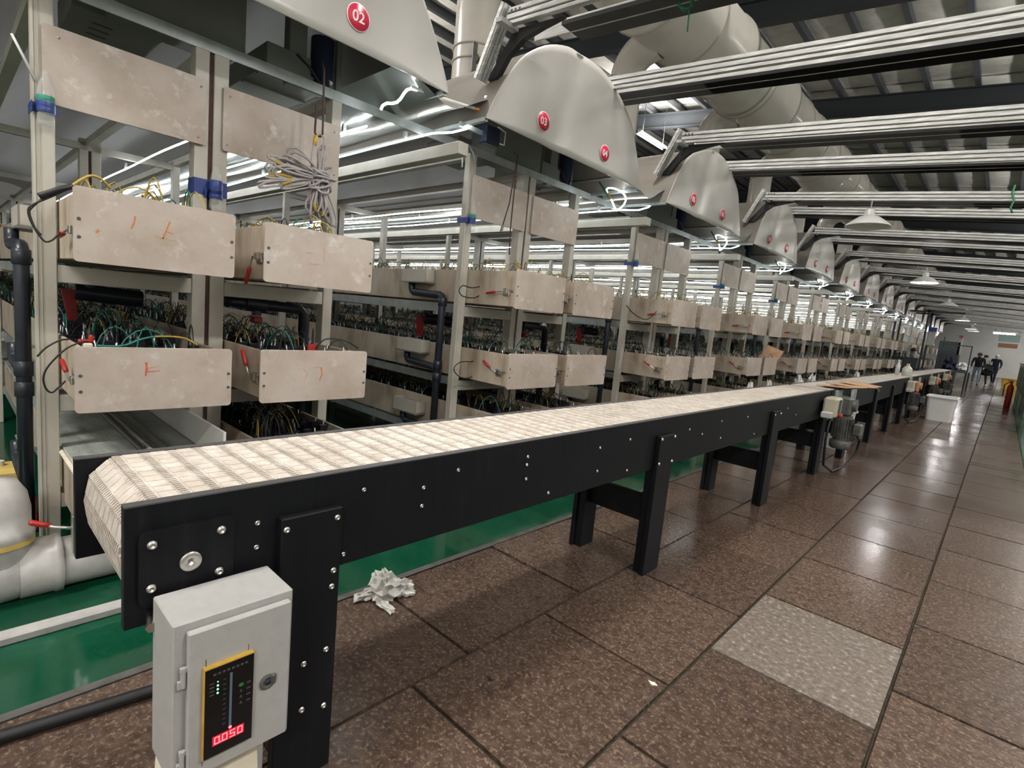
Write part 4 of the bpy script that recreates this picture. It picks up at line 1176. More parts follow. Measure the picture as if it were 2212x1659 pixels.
# second overflow pipe under the right lane
d2 = thing('valve_manifold', '', 'pipe', (-3.6, 1.5, 1.3), 'dark manifolds under the upper right troughs')
part('manifold', MB().tube([(-3.42, 1.16, 1.32), (-3.42, 1.25, 1.315), (-3.42, 1.62, 1.30), (-3.42, 1.655, 1.27), (-3.42, 1.655, 0.0)], 0.034, 10), 'black_pipe', d2)
part('socket', MB().cyl((-3.42, 1.28, 1.315), (-3.42, 1.40, 1.31), 0.05, n=12).cyl((-3.42, 1.35, 1.27), (-3.42, 1.35, 1.24), 0.028, n=10), 'black_pipe', d2)
part('valve_handle', MB().box(-3.45, -3.39, 1.32, 1.38, 1.195, 1.235, 0.008), 'red_dark', d2, 'red valve handle')
PROTO.append((d2, lambda k: 'dark valve manifold under the upper right trough of the %s rack bay' % ORD[k], None))
d3 = thing('drain_valve', '', 'valve', (-4.0, 0.6, 1.25), 'drain valves under the upper left troughs')
part('valve_body', MB().cyl((-4.0, 0.55, 1.29), (-4.0, 0.88, 1.27), 0.05, n=12).cyl((-4.0, 0.62, 1.36), (-4.0, 0.62, 1.28), 0.04, n=12), 'black_pipe', d3)
part('valve_handle', MB().prism([(0.49, 1.30), (0.55, 1.30), (0.565, 1.12), (0.52, 1.12)], 'x', -4.02, -3.98), 'red_dark', d3, 'red lever')
PROTO.append((d3, lambda k: 'black drain valve with red lever under the upper left trough, %s rack bay' % ORD[k], None))

# LED strips hung under the gap and over the lanes
def led(y, z, x0, x1, front=None, segs=6):
    t = thing('led_strip', '', 'lamp', (x0, y, z))
    r = random.Random(int(y * 100))
    pts = []
    n = 44
    for i in range(n + 1):
        u = i / n
        pts.append((x0 + (x1 - x0) * u, y + 0.006 * math.sin(u * 23 + y), z + 0.005 * math.sin(u * 41 + y * 3)))
    if front: pts = list(reversed(front)) + pts
    m = MB().tube(pts, 0.0065, 6)
    part('light_tape', m, 'led', t)
    b = MB()
    for i in range(6):
        xx = x0 + (x1 - x0) * (0.02 + i / 6.2)
        b.box(xx - 0.012, xx + 0.012, y - 0.012, y + 0.012, z + 0.006, z + 0.06)
    part('hanger_clip', b, 'zinc', t)
    return t
l1 = led(2.36, 2.575, -3.12, XE, [(-3.06, 2.37, 2.575), (-2.98, 2.42, 2.58), (-2.92, 2.50, 2.62), (-2.88, 2.55, 2.68)])
l2 = led(2.08, 2.60, -3.5, XE)
l3 = led(1.34, 2.47, -4.1, XE)
PROTO.append((l1, lambda k: 'white LED strip under the gap after the %s rack bay, curling up in front' % ORD[k], None))
PROTO.append((l2, lambda k: 'straight white LED strip under the gap after the %s rack bay' % ORD[k], None))
PROTO.append((l3, lambda k: 'white LED strip above the right lane of the %s rack bay' % ORD[k], None))
# long channel under the gap lights
lb = solid('light_channel', '', 'channel', MB().box(XE, -2.85, 2.385, 2.47, 2.42, 2.50, 0.003), 'post', (-10, 2.42, 2.46), 'beige channels below the LED strips')
PROTO.append((lb, lambda k: 'long beige channel below the LED strips after the %s rack bay' % ORD[k], 'inner'))
# sagging shiny film over the gap
fm = MB(); nu, nv = 14, 40
vs = []
for i in range(nu + 1):
    for j in range(nv + 1):
        u, v = i / nu, j / nv
        x = -2.78 + (XE + 2.78) * v
        yy = 1.86 + (2.60 - 1.86) * u
        zz = 2.765 - 0.13 * math.sin(PI * u) + 0.022 * math.sin(9 * u + 25 * v) * math.sin(PI * u) + 0.06 * u * (1 if v < 0.04 else 0.4)
        vs.append((x, yy, zz))
fs = [(i * (nv + 1) + j, i * (nv + 1) + j + 1, (i + 1) * (nv + 1) + j + 1, (i + 1) * (nv + 1) + j) for i in range(nu) for j in range(nv)]
fm.add(vs, fs, 0, True)
fo = solid('gap_film', '', 'sheet', fm, 'film', (-10, 2.2, 2.7), 'shiny films between the hoods')
PROTO.append((fo, lambda k: 'shiny sagging film over the gap after the %s hood' % ORD[k], None))
# loose LED loop and amber tape at the gap front
lp = thing('led_loop', '', 'lamp', (-2.9, 1.9, 2.55), 'loose LED loops at the hood corners')
pts = []
for i in range(26):
    a = i / 25 * 2 * PI * 1.15
    pts.append((-2.90 + 0.03 * math.sin(a * 2), 1.86 + 0.15 * math.cos(a), 2.565 + 0.085 * math.sin(a) - 0.02 * math.cos(a)))
part('light_tape', MB().tube(pts, 0.0065, 6), 'led', lp)
part('amber_tape', MB().tube(pts[11:14], 0.010, 6), 'wire_yellow', lp, 'yellow taped joint')
part('green_tie', MB().tube([(-2.93, 1.60, 2.66), (-2.91, 1.68, 2.60), (-2.90, 1.73, 2.565)], 0.009, 6), 'wire_teal', lp, 'teal tie')
PROTO.append((lp, lambda k: 'coiled white LED loop at the right corner of the %s hood' % ORD[k], 'after'))

# hood: end panel and long vault
AR = [(-1.0, 0.0), (-0.975, 0.06), (-0.93, 0.155), (-0.85, 0.30), (-0.74, 0.455), (-0.62, 0.565), (-0.45, 0.67), (-0.25, 0.738), (-0.08, 0.758), (0.08, 0.758), (0.25, 0.738), (0.45, 0.67), (0.62, 0.565), (0.74, 0.455), (0.85, 0.30), (0.93, 0.155), (0.975, 0.06), (1.0, 0.0)]
YC, ZB = 0.95, 2.645
def smooth_arch(n=5):
    out = []
    m = len(AR)
    for i in range(m - 1):
        p0 = AR[max(i - 1, 0)]; p1 = AR[i]; p2 = AR[i + 1]; p3 = AR[min(i + 2, m - 1)]
        for k in range(n):
            t = k / n
            out.append(tuple(0.5 * (2 * p1[d] + (p2[d] - p0[d]) * t + (2 * p0[d] - 5 * p1[d] + 4 * p2[d] - p3[d]) * t * t + (3 * p1[d] - p0[d] - 3 * p2[d] + p3[d]) * t ** 3) for d in (0, 1)))
    out.append(AR[-1])
    return out
ARC = smooth_arch(3)
hd = thing('exhaust_hood', '', 'hood', (-2.7, YC, ZB), 'arched grey hoods with red number stickers')
hp = MB()
# slightly buckled front sheet: columns follow the arch, a few rows down to the straight lower edge
nr = 14
vs = []
for (u, v) in ARC:
    for r in range(nr + 1):
        w = r / nr
        x = -2.700 + 0.004 * math.sin(3.0 * u + 1.0) * math.sin(PI * w) - 0.016 * math.exp(-((u + 0.30 - 0.22 * w) / 0.10) ** 2) + 0.009 * math.exp(-((u - 0.70) / 0.10) ** 2)
        vs.append((x, YC + u, ZB + v * w))
nc = len(ARC)
fs = [(i * (nr + 1) + r, (i + 1) * (nr + 1) + r, (i + 1) * (nr + 1) + r + 1, i * (nr + 1) + r + 1) for i in range(nc - 1) for r in range(nr)]
hp.add(vs, fs, 0, True)
o2 = len(vs)
hp.add([(x - 0.008, y, z) for x, y, z in vs], [tuple(reversed(f)) for f in fs], 0, True)
rimi = [i * (nr + 1) + nr for i in range(nc)] + [i * (nr + 1) for i in reversed(range(nc))]
hp.f.extend([(rimi[i], rimi[(i + 1) % len(rimi)], rimi[(i + 1) % len(rimi)] + o2, rimi[i] + o2) for i in range(len(rimi))])
hp.m.extend([0] * len(rimi)); hp.s.extend([False] * len(rimi))
part('end_panel', hp, 'hood', hd)
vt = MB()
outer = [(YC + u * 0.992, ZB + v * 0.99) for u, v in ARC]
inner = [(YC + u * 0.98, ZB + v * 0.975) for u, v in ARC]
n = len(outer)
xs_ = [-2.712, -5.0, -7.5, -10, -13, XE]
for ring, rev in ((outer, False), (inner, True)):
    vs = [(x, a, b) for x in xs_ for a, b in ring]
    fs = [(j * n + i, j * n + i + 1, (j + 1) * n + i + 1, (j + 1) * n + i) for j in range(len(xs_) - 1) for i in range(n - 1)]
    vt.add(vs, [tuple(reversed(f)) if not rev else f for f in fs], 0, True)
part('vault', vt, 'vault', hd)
part('rim_strip', MB().box(XE, -2.72, YC - 0.995, YC - 0.965, ZB - 0.012, ZB + 0.012).box(XE, -2.72, YC + 0.965, YC + 0.995, ZB - 0.012, ZB + 0.012), 'zinc', hd)
PROTO_HOOD = hd

def number_mesh(txt, size):
    cu = bpy.data.curves.new('number', 'FONT')
    cu.body = txt; cu.size = size; cu.align_x = 'CENTER'; cu.align_y = 'CENTER'; cu.extrude = 0.0006; cu.offset = size * 0.012
    o = bpy.data.objects.new('number', cu)
    COL.objects.link(o)
    me = bpy.data.meshes.new_from_object(o.evaluated_get(bpy.context.evaluated_depsgraph_get()))
    bpy.data.objects.remove(o); bpy.data.curves.remove(cu)
    me.materials.clear(); me.materials.append(MT['sticker_white'])
    return me
disc = MB().lathe([(0.0, 0.0012), (0.062, 0.0012), (0.062, 0)], (0, 0, 0), 32, 'x').mesh('sticker', 'sticker')
ringm = MB().lathe([(0.0, 0.0), (0.066, 0.0), (0.066, 0.0006), (0.0, 0.0006)], (0, 0, 0), 32, 'x').mesh('sticker_rim', 'sticker_white')
def stickers(root, k, dy, dz):
    for j, yy in enumerate((0.50, 1.30)):
        if k == 0 and j == 1: yy = 1.32
        s = bpy.data.objects.new('number_sticker', disc)
        s['label'] = 'crimson round sticker with number %02d' % (2 * k + 1 + j)
        s.location = (0.0115, yy - YC, 0.148)
        link(s, root)
        q = bpy.data.objects.new('sticker_rim', ringm); q.location = (-0.0004, 0, 0); link(q, s)
        d = bpy.data.objects.new('digits', number_mesh('%02d' % (2 * k + 1 + j), 0.072))
        d.rotation_euler = (PI / 2, 0, PI / 2); d.location = (0.0016, 0, 0.0)
        link(d, s)
hoods = []
for k in range(NB):
    lab = 'arched grey hood with stickers %02d and %02d over the %s rack bay' % (2 * k + 1, 2 * k + 2, ORD[k])
    loc = Vector((-2.70, YC + P * k, ZB)) + (Vector((0, 0.2, 0.035)) if k == 0 else Vector((0, 0, 0)))
    if k == 0:
        hd['label'] = lab; r_ = hd
    else:
        r_ = copy_tree(hd, loc=loc, label=lab)
    hoods.append((r_, k, loc))
for r_, k, loc in hoods:
    if k == 0: r_.location = loc
    stickers(r_, k, 0, 0)

# boxes and motors under the hoods
ab = thing('air_box', '', 'box', (-3.37, 0.9, 2.82), 'dark air boxes under the hoods')
part('plate', MB().box(-3.60, -3.30, 0.63, 1.20, 2.675, 3.05, 0.004), 'dark_grey', ab)
PROTO.append((ab, lambda k: 'dark grey air box standing behind the rail under the %s hood' % ORD[k], None))
for nm, ya, yb2, lab in (('left', 0.50, 0.90, 'left'), ('right', 1.36, 1.76, 'right')):
    s = thing('suction_box', '', 'box', (-3.74, (ya + yb2) / 2, 2.78), 'flat dark suction boxes under the hoods')
    b_ = MB().box(-4.05, -3.62 if nm == 'left' else -3.42, ya, yb2, 2.70, 2.84, 0.004)
    part('body', b_, 'dark_grey', s)
    if nm == 'left':
        for q in range(3):
            part('slot', MB().box(-3.95 + 0.09 * q, -3.93 + 0.09 * q, ya + 0.10, ya + 0.19, 2.6985, 2.7005), 'black_plain', s)
    else:
        part('bottom_fold', MB().box(-3.80, -3.76, ya, yb2, 2.688, 2.70).box(-3.56, -3.52, ya, yb2, 2.688, 2.70), 'dark_grey', s)
    PROTO.append((s, (lambda lab: lambda k: 'flat dark %s suction box above the splash panels of the %s rack bay' % (lab, ORD[k]))(lab), None))
fmo = thing('fan_motor', '', 'motor', (-3.5, 1.7, 2.8), 'dark fan motors under the hoods')
part('motor_body', MB().cyl((-3.42, 1.70, 2.74), (-3.42, 1.70, 2.98), 0.07, n=16).cyl((-3.42, 1.70, 2.70), (-3.42, 1.70, 2.745), 0.05, n=16), 'navy', fmo)
part('bracket', MB().box(-3.52, -3.44, 1.50, 1.61, 2.66, 3.12, 0.004).box(-3.46, -3.42, 1.80, 1.835, 2.66, 3.10, 0.003), 'dark_grey', fmo)
part('motor_cable', MB().tube([(-3.40, 1.70, 2.76), (-3.36, 1.66, 2.70), (-3.34, 1.58, 2.76), (-3.34, 1.50, 2.80)], 0.008, 6), 'hose', fmo)
PROTO.append((fmo, lambda k: 'dark fan motor with bracket under the right half of the %s hood' % ORD[k], None))

# bottle taped to the first post
def taped_bottle(y, z, lab_fn, which, green=False, name='taped_bottle'):
    t = thing('taped_bottle', '', 'bottle', (-3.20, y, z))
    part('bottle_body', MB().lathe([(0.0, 0.0), (0.024, 0.0), (0.030, 0.012), (0.030, 0.05), (0.028, 0.055), (0.030, 0.06), (0.030, 0.145), (0.022, 0.185), (0.0125, 0.205), (0.0125, 0.225), (0, 0.225)], (-3.205, y, z), 18), 'clear', t)
    part('tape_band', MB().lathe([(0.032, 0.058), (0.0325, 0.06), (0.0325, 0.075), (0.0318, 0.078), (0.0325, 0.081), (0.0325, 0.100), (0.032, 0.102)], (-3.205, y, z), 18).box(-3.328, -3.205, y - 0.047, y - 0.0445, z + 0.06, z + 0.10).box(-3.238, -3.2355, y - 0.047, y + 0.046, z + 0.06, z + 0.10), 'blue_tape', t, 'blue tape band')
    if green:
        part('label_band', MB().lathe([(0.0308, 0.104), (0.0312, 0.105), (0.0312, 0.126), (0.0308, 0.127)], (-3.205, y, z), 18), 'green_label', t, 'green label band')
    return t
b1 = taped_bottle(0.352, 2.012, None, None, True)
PROTO.append((b1, lambda k: 'clear plastic bottle blue-taped to the first post of the %s rack bay' % ORD[k], 'few'))
b2 = taped_bottle(1.035, 1.80, None, None)
part('tape_wrap', MB().box(-3.2395, -3.2365, 0.938, 1.102, 1.872, 1.952).box(-3.325, -3.2365, 0.9365, 0.9395, 1.872, 1.952).lathe([(0.0315, 1.874), (0.0325, 1.876), (0.0325, 1.900), (0.0318, 1.903), (0.0325, 1.906), (0.0325, 1.948), (0.0315, 1.950)], (-3.205, 1.035, 0), 18), 'blue_tape', b2, 'blue tape band')
b2['label'] = 'clear plastic bottle wrapped in blue tape on the nearest double post'

# copies along the aisle
for root, fn, mode in PROTO:
    base = Vector(root.location)
    ks = range(1, NB)
    if mode == 'few': ks = range(1, 5)
    if mode == 'inner': ks = range(1, NB - 1)
    if mode == 'after':
        root.location = base + Vector((0, P, 0)); ks = range(2, NB)
    for k in ks:
        copy_tree(root, loc=base + Vector((0, P * k, 0)), label=fn(k))
    root['label'] = fn(1 if mode == 'after' else 0)
    if mode == 'wide':
        # lowest left position of the nearest bay holds a glass-lidded tank instead of a trough
        for ch in list(root.children):
            for g2 in list(ch.children): bpy.data.objects.remove(g2)
            bpy.data.objects.remove(ch)
        bpy.data.objects.remove(root)

dp.location = Vector(dp.location) + Vector((0.03, -0.055, 0))   # the nearest pipe stands a little further out
# glass-lidded tank in the nearest bay
gt = thing('lidded_tank', 'long beige tank with wet glass lid under the nearest left troughs', 'tank', (-3.0, 0.66, 0.3))
part('side_panel', MB().box(-12, -2.71, 0.400, 0.412, 0.285, 0.53), 'pvc_wall', gt)
part('side_panel', MB().box(-12, -2.71, 0.905, 0.917, 0.285, 0.53), 'pvc_wall', gt)
part('front_panel', MB().box(-2.71, -2.697, 0.40, 0.917, 0.285, 0.53), 'pvc', gt)
part('glass_lid', MB().box(-12, -2.70, 0.398, 0.66, 0.545, 0.557, 0.002), 'glass', gt)
part('roller_bed', MB().box(-12, -2.70, 0.685, 0.925, 0.535, 0.548, 0.002), 'zinc', gt)
part('lid_rail', MB().box(-12, -2.70, 0.662, 0.682, 0.53, 0.575, 0.003).box(-12, -2.70, 0.745, 0.752, 0.548, 0.556).box(-12, -2.70, 0.79, 0.797, 0.548, 0.556), 'steel', gt)
ch_ = MB()
for i in range(120):
    ch_.lathe([(0.0, 0.016), (0.008, 0.013), (0.011, 0.006), (0.011, 0)], (-2.72 - 0.026 * i, 0.712, 0.548), 8)
part('roller_chain', ch_, 'shade', gt, stuff=True)
part('divider', MB().box(-12, -2.70, 0.93, 0.942, 0.40, 0.70), 'white_tub', gt)
be = MB()
for i in range(40):
    be.lathe([(0.0, 0.014), (0.009, 0.01), (0.012, 0.0)], (-2.72 - 0.03 * i, 0.392, 0.535), 8)
part('bead_row', be, 'cream', gt, stuff=True)
ck = MB().box(-2.70, -2.64, 0.372, 0.398, 0.30, 0.345, 0.003).box(-2.69, -2.65, 0.350, 0.372, 0.26, 0.42, 0.003).tube([(-2.70, 0.36, 0.35), (-2.74, 0.30, 0.356), (-2.75, 0.285, 0.362)], 0.007, 8)
kk = part('toggle_clamp', ck, 'steel', gt)
part('clamp_handle', MB().tube([(-2.75, 0.295, 0.360), (-2.752, 0.27, 0.368), (-2.755, 0.235, 0.384), (-2.755, 0.228, 0.386)], 0.011, 8, radii=[0.009, 0.012, 0.012, 0.007]), 'red', kk, 'red clamp handle')

# marks brushed on the nearest end panels
def stroke(parent, pts, w, mtl):
    m = MB()
    for (a, b) in zip(pts[:-1], pts[1:]):
        d = Vector((0, b[0] - a[0], b[1] - a[1]))
        nrm = Vector((0, -d.z, d.y)).normalized() * w / 2
        q = [Vector((-2.6795, a[0], a[1])) + nrm, Vector((-2.6795, b[0], b[1])) + nrm * 0.6, Vector((-2.6795, b[0], b[1])) - nrm * 0.6, Vector((-2.6795, a[0], a[1])) - nrm]
        m.add(q + [p - Vector((0.0004, 0, 0)) for p in q], [(0, 1, 2, 3), (4, 7, 6, 5)])
    part('paint_mark', m, mtl, parent)
U = troughs[('left', 'upper')]
stroke(U, [(0.447, 1.572), (0.437, 1.560)], 0.012, 'orange_paint')
stroke(U, [(0.566, 1.648), (0.562, 1.62), (0.552, 1.595)], 0.008, 'orange_paint')
stroke(U, [(0.690, 1.650), (0.672, 1.598), (0.664, 1.575)], 0.007, 'orange_paint')
stroke(U, [(0.676, 1.607), (0.706, 1.600)], 0.005, 'orange_paint')
stroke(U, [(0.635, 1.580), (0.715, 1.572)], 0.006, 'orange_faint')
Lo = troughs[('left', 'middle')]
stroke(Lo, [(0.607, 1.046), (0.609, 1.02), (0.605, 0.987)], 0.010, 'red_paint')
stroke(Lo, [(0.612, 1.022), (0.658, 1.028)], 0.004, 'orange_faint')
stroke(Lo, [(0.610, 1.004), (0.658, 1.009)], 0.004, 'red_paint')
R_ = troughs[('right', 'upper')]
stroke(R_, [(1.297, 1.610), (1.335, 1.613)], 0.005, 'orange_faint')
stroke(R_, [(1.312, 1.556), (1.366, 1.560)], 0.005, 'orange_faint')
stroke(R_, [(1.390, 1.649), (1.392, 1.575)], 0.006, 'orange_faint')
Rm = troughs[('right', 'middle')]
stroke(Rm, [(1.305, 1.010), (1.33, 0.99), (1.318, 0.955)], 0.006, 'orange_faint')
stroke(Rm, [(1.365, 1.018), (1.412, 1.017)], 0.006, 'orange_faint')
stroke(Rm, [(1.405, 1.017), (1.412, 0.98), (1.398, 0.945)], 0.008, 'orange_paint')

# ------------------------------------------------------------------ loose things at the nearest bays
def cable(name, label, pts, r, mtl, cat='cable'):
    # smooth the hand-laid points
    P_ = [Vector(p) for p in pts]
    out = []
    for i in range(len(P_) - 1):
        p0 = P_[max(i - 1, 0)]; p1 = P_[i]; p2 = P_[i + 1]; p3 = P_[min(i + 2, len(P_) - 1)]
        for k in range(4):
            t = k / 4
            out.append(0.5 * (2 * p1 + (p2 - p0) * t + (2 * p0 - 5 * p1 + 4 * p2 - p3) * t * t + (3 * p1 - p0 - 3 * p2 + p3) * t ** 3))
    out.append(P_[-1])
    return solid(name, label, cat, MB().tube(out, r, 7), mtl, P_[0])
x_ = -2.73
cable('lead_cable', 'black cable hanging in a loop beside the nearest upper left trough', [(-2.75, 0.40, 1.722), (x_, 0.363, 1.713), (x_, 0.309, 1.672), (x_, 0.262, 1.637), (x_, 0.245, 1.613), (x_, 0.25, 1.576), (x_, 0.267, 1.537), (x_, 0.278, 1.518), (x_, 0.293, 1.503), (x_, 0.313, 1.514), (x_, 0.335, 1.545)], 0.0036, 'hose')
cable('lead_cable', 'second black cable hanging just behind the upper cable loop', [(-2.76, 0.33, 1.690), (-2.75, 0.294, 1.67), (-2.75, 0.258, 1.625), (-2.75, 0.25, 1.602), (-2.75, 0.263, 1.554), (-2.75, 0.282, 1.526)], 0.0036, 'hose')
cable('cable_joint', 'thick black taped cable joint at the nearest upper left trough', [(-2.725, 0.275, 1.668), (-2.725, 0.309, 1.689), (-2.725, 0.336, 1.707), (-2.735, 0.375, 1.727)], 0.011, 'hose')
cable('yellow_lead', 'yellow wire rising from the thick joint over the nearest upper trough', [(-2.735, 0.372, 1.727), (-2.74, 0.40, 1.757), (-2.75, 0.435, 1.783), (-2.76, 0.47, 1.778), (-2.77, 0.50, 1.75)], 0.005, 'wire_yellow')
cable('lead_cable', 'black cable looped beside the nearest middle left trough', [(-2.75, 0.44, 1.112), (-2.735, 0.413, 1.126), (x_, 0.357, 1.102), (x_, 0.314, 1.055), (x_, 0.286, 1.01), (x_, 0.278, 0.973), (x_, 0.285, 0.936), (x_, 0.302, 0.919), (x_, 0.32, 0.935), (x_, 0.345, 0.965)], 0.0036, 'hose')
cable('lead_cable', 'short black cable arching left of the middle cable loop', [(-2.75, 0.36, 1.13), (-2.75, 0.333, 1.126), (-2.75, 0.291, 1.097), (-2.75, 0.263, 1.06)], 0.0036, 'hose')
cable('lead_cable', 'thin black cable looped beside the upper left trough of the second bay', [(-3.1, 3.143, 1.741), (-3.1, 3.082, 1.678), (-3.1, 2.96, 1.609), (-3.1, 2.839, 1.572), (-3.1, 2.742, 1.58), (-3.1, 2.709, 1.538), (-3.1, 2.751, 1.5), (-3.1, 2.872, 1.5), (-3.1, 2.966, 1.555), (-3.1, 3.06, 1.66), (-3.1, 3.143, 1.735)], 0.004, 'hose')
cable('lead_cable', 'thin black cable looped beside the middle left trough of the second bay', [(-3.1, 3.10, 1.12), (-3.1, 3.05, 1.07), (-3.1, 2.93, 1.0), (-3.1, 2.78, 0.99), (-3.1, 2.72, 0.93), (-3.1, 2.82, 0.86), (-3.1, 2.95, 0.88)], 0.004, 'hose')
cable('lead_cable', 'thin black cable drooping across the upper left trough of the third bay', [(-2.9, 5.75, 1.70), (-2.9, 5.5, 1.62), (-2.9, 5.35, 1.52), (-2.9, 5.2, 1.48), (-2.9, 4.95, 1.53), (-2.9, 4.8, 1.60)], 0.005, 'hose')
rc = thing('test_clip', 'red clip clamped at the rim of the nearest middle left trough', 'clip', (-2.74, 0.43, 1.11))
part('jaw', MB().box(-2.76, -2.72, 0.402, 0.432, 1.095, 1.118, 0.003), 'cream', rc)
part('handle', MB().box(-2.765, -2.735, 0.388, 0.43, 1.118, 1.132, 0.005).box(-2.77, -2.745, 0.425, 0.44, 1.10, 1.15, 0.005), 'red', rc)
cable('teal_lead', 'teal wire laid along the rim of the nearest middle left trough', [(-2.74, 0.45, 1.108), (-2.745, 0.50, 1.106), (-2.75, 0.55, 1.112), (-2.76, 0.60, 1.135), (-2.77, 0.66, 1.15), (-2.78, 0.70, 1.146)], 0.0045, 'wire_teal')
cable('yellow_lead', 'yellow wire laid along the rim of the nearest middle left trough', [(-2.77, 0.66, 1.15), (-2.77, 0.72, 1.152), (-2.77, 0.78, 1.145), (-2.77, 0.83, 1.115)], 0.0045, 'wire_yellow')
rc2 = thing('test_clip', 'red clip clamped at the rim of the nearest middle right trough', 'clip', (-2.76, 1.40, 1.11))
part('handle', MB().box(-2.775, -2.755, 1.365, 1.41, 1.095, 1.135, 0.006), 'red', rc2)
cable('dark_lead', 'dark wire arching over the right wall of the nearest middle right trough', [(-2.78, 1.42, 1.11), (-2.78, 1.47, 1.16), (-2.78, 1.55, 1.165), (-2.78, 1.62, 1.15), (-2.78, 1.68, 1.115)], 0.004, 'hose')

# hook rods and the hanging cable bundle
hk = thing('hook_rod', 'thin rusty rods bent into a hook above the hanging cable bundle', 'rod', (-2.95, 1.46, 2.45))
part('long_rod', MB().tube([(-3.0, 1.49, 2.68), (-2.96, 1.485, 2.62), (-2.95, 1.487, 2.32), (-2.95, 1.487, 2.285), (-2.95, 1.475, 2.268), (-2.95, 1.455, 2.266)], 0.0055, 6), 'rust', hk)
part('short_rod', MB().tube([(-2.95, 1.455, 2.266), (-2.95, 1.443, 2.28), (-2.95, 1.446, 2.429)], 0.0055, 6), 'rust', hk)
bd = thing('cable_bundle', 'knotted bundle of grey cables with yellow tape hanging from rusty hook', 'cable', (-2.93, 1.46, 2.0))
rnd = random.Random(21)
KN = Vector((-2.925, 1.470, 2.04))
lo = MB(); yl = MB()
def loop_pts(direc, length, width, twist, n=18):
    d = Vector(direc).normalized()
    s = d.cross(Vector((1, 0, 0))).normalized()
    f = Vector((1, 0, 0))
    out = []
    for i in range(n + 1):
        a = 2 * PI * i / n
        u = (1 - math.cos(a)) / 2
        w = math.sin(a) * width * (0.35 + 0.65 * u)
        out.append(KN + d * (length * u) + s * w * math.cos(twist) + f * (w * math.sin(twist)) + Vector((0, 0, -0.05 * u * abs(d.y))))
    return out
def addloop(direc, ln, wd):
    p = loop_pts(direc, ln, wd, rnd.uniform(-1.2, 1.2))
    p = [q + Vector((rnd.uniform(-.004, .004), rnd.uniform(-.004, .004), rnd.uniform(-.004, .004))) for q in p]
    lo.tube(p, 0.0066, 6)
    if rnd.random() < 0.5:
        i = rnd.randrange(4, 13)
        yl.tube(p[i:i + 3], 0.0082, 6)
for i in range(17):
    addloop((0, -1.0, rnd.uniform(0.02, 0.85)), rnd.uniform(0.18, 0.31), rnd.uniform(0.02, 0.055))
for i in range(5):
    addloop((0, -1.0, rnd.uniform(-0.25, 0.05)), rnd.uniform(0.18, 0.34), rnd.uniform(0.01, 0.03))
for i in range(22):
    addloop((0, rnd.uniform(-0.25, 0.50), -1.0), rnd.uniform(0.15, 0.24), rnd.uniform(0.02, 0.055))
for i in range(6):
    addloop((0, rnd.uniform(-0.15, 0.2), 1.0), rnd.uniform(0.14, 0.2), rnd.uniform(0.012, 0.03))
part('cable_loops', lo, 'cable_grey', bd)
part('yellow_tape', yl, 'wire_yellow', bd, stuff=True)
kn = MB()
for i in range(9):
    a0 = i / 9
    pts = []
    for j in range(16):
        a = 2 * PI * j / 15
        tl_ = 0.03 + 0.035 * math.sin(i * 2.3)
        pts.append(KN + Vector(((0.034 + 0.006 * math.sin(i * 1.7)) * math.sin(a) + 0.012, (0.05 + 0.012 * math.cos(i * 2.1)) * math.cos(a), 0.034 * (a0 - 0.5) * 2 + tl_ * math.cos(a + 0.6 + i))))
    kn.tube(pts, 0.0068, 6)
kn.lathe([(0.0, -0.03), (0.025, -0.022), (0.032, 0), (0.025, 0.022), (0, 0.03)], KN, 12)
part('knot', kn, 'cable_grey', bd)
hl = [KN + Vector((0.01, -0.055, 0.0)), KN + Vector((0.0, -0.05, 0.12)), KN + Vector((-0.01, -0.03, 0.20)), Vector((-2.935, 1.445, 2.262)), Vector((-2.935, 1.465, 2.278)), Vector((-2.935, 1.492, 2.262)), KN + Vector((-0.01, 0.02, 0.20)), KN + Vector((0, 0.012, 0.10)), KN]
part('hanging_loop', MB().tube(hl, 0.0052, 6), 'cable_grey', bd)
part('yellow_tape', MB().tube([hl[2] + Vector((0, -0.002, -0.03)), hl[2], hl[3]], 0.011, 7), 'yellow', bd)

# rods hanging in front of the second bay
rd = thing('hanging_rods', 'thin dark rods hanging from the rail of the second rack bay', 'rod', (-3.0, 3.1, 2.3))
part('long_rod', MB().tube([(-3.0, 3.06, 2.63), (-3.0, 3.104, 2.625), (-3.0, 3.104, 2.397), (-3.0, 3.1, 2.079), (-3.0, 3.114, 1.866)], 0.005, 6), 'rust', rd)
part('slant_rod', MB().tube([(-3.0, 3.104, 2.622), (-3.0, 3.061, 2.248), (-3.0, 3.008, 2.062)], 0.005, 6), 'rust', rd)
part('end_plug', MB().cyl((-3.0, 3.012, 2.075), (-3.0, 3.0, 2.02), 0.011, n=8), 'dark_grey', rd)
solid('white_rod', 'thin white rod leaning beyond the first post at the left edge', 'rod', MB().tube([(-3.22, 0.249, 2.354), (-3.225, 0.285, 2.279), (-3.23, 0.322, 2.197)], 0.0055, 6), 'shade', (-3.22, 0.285, 2.28))
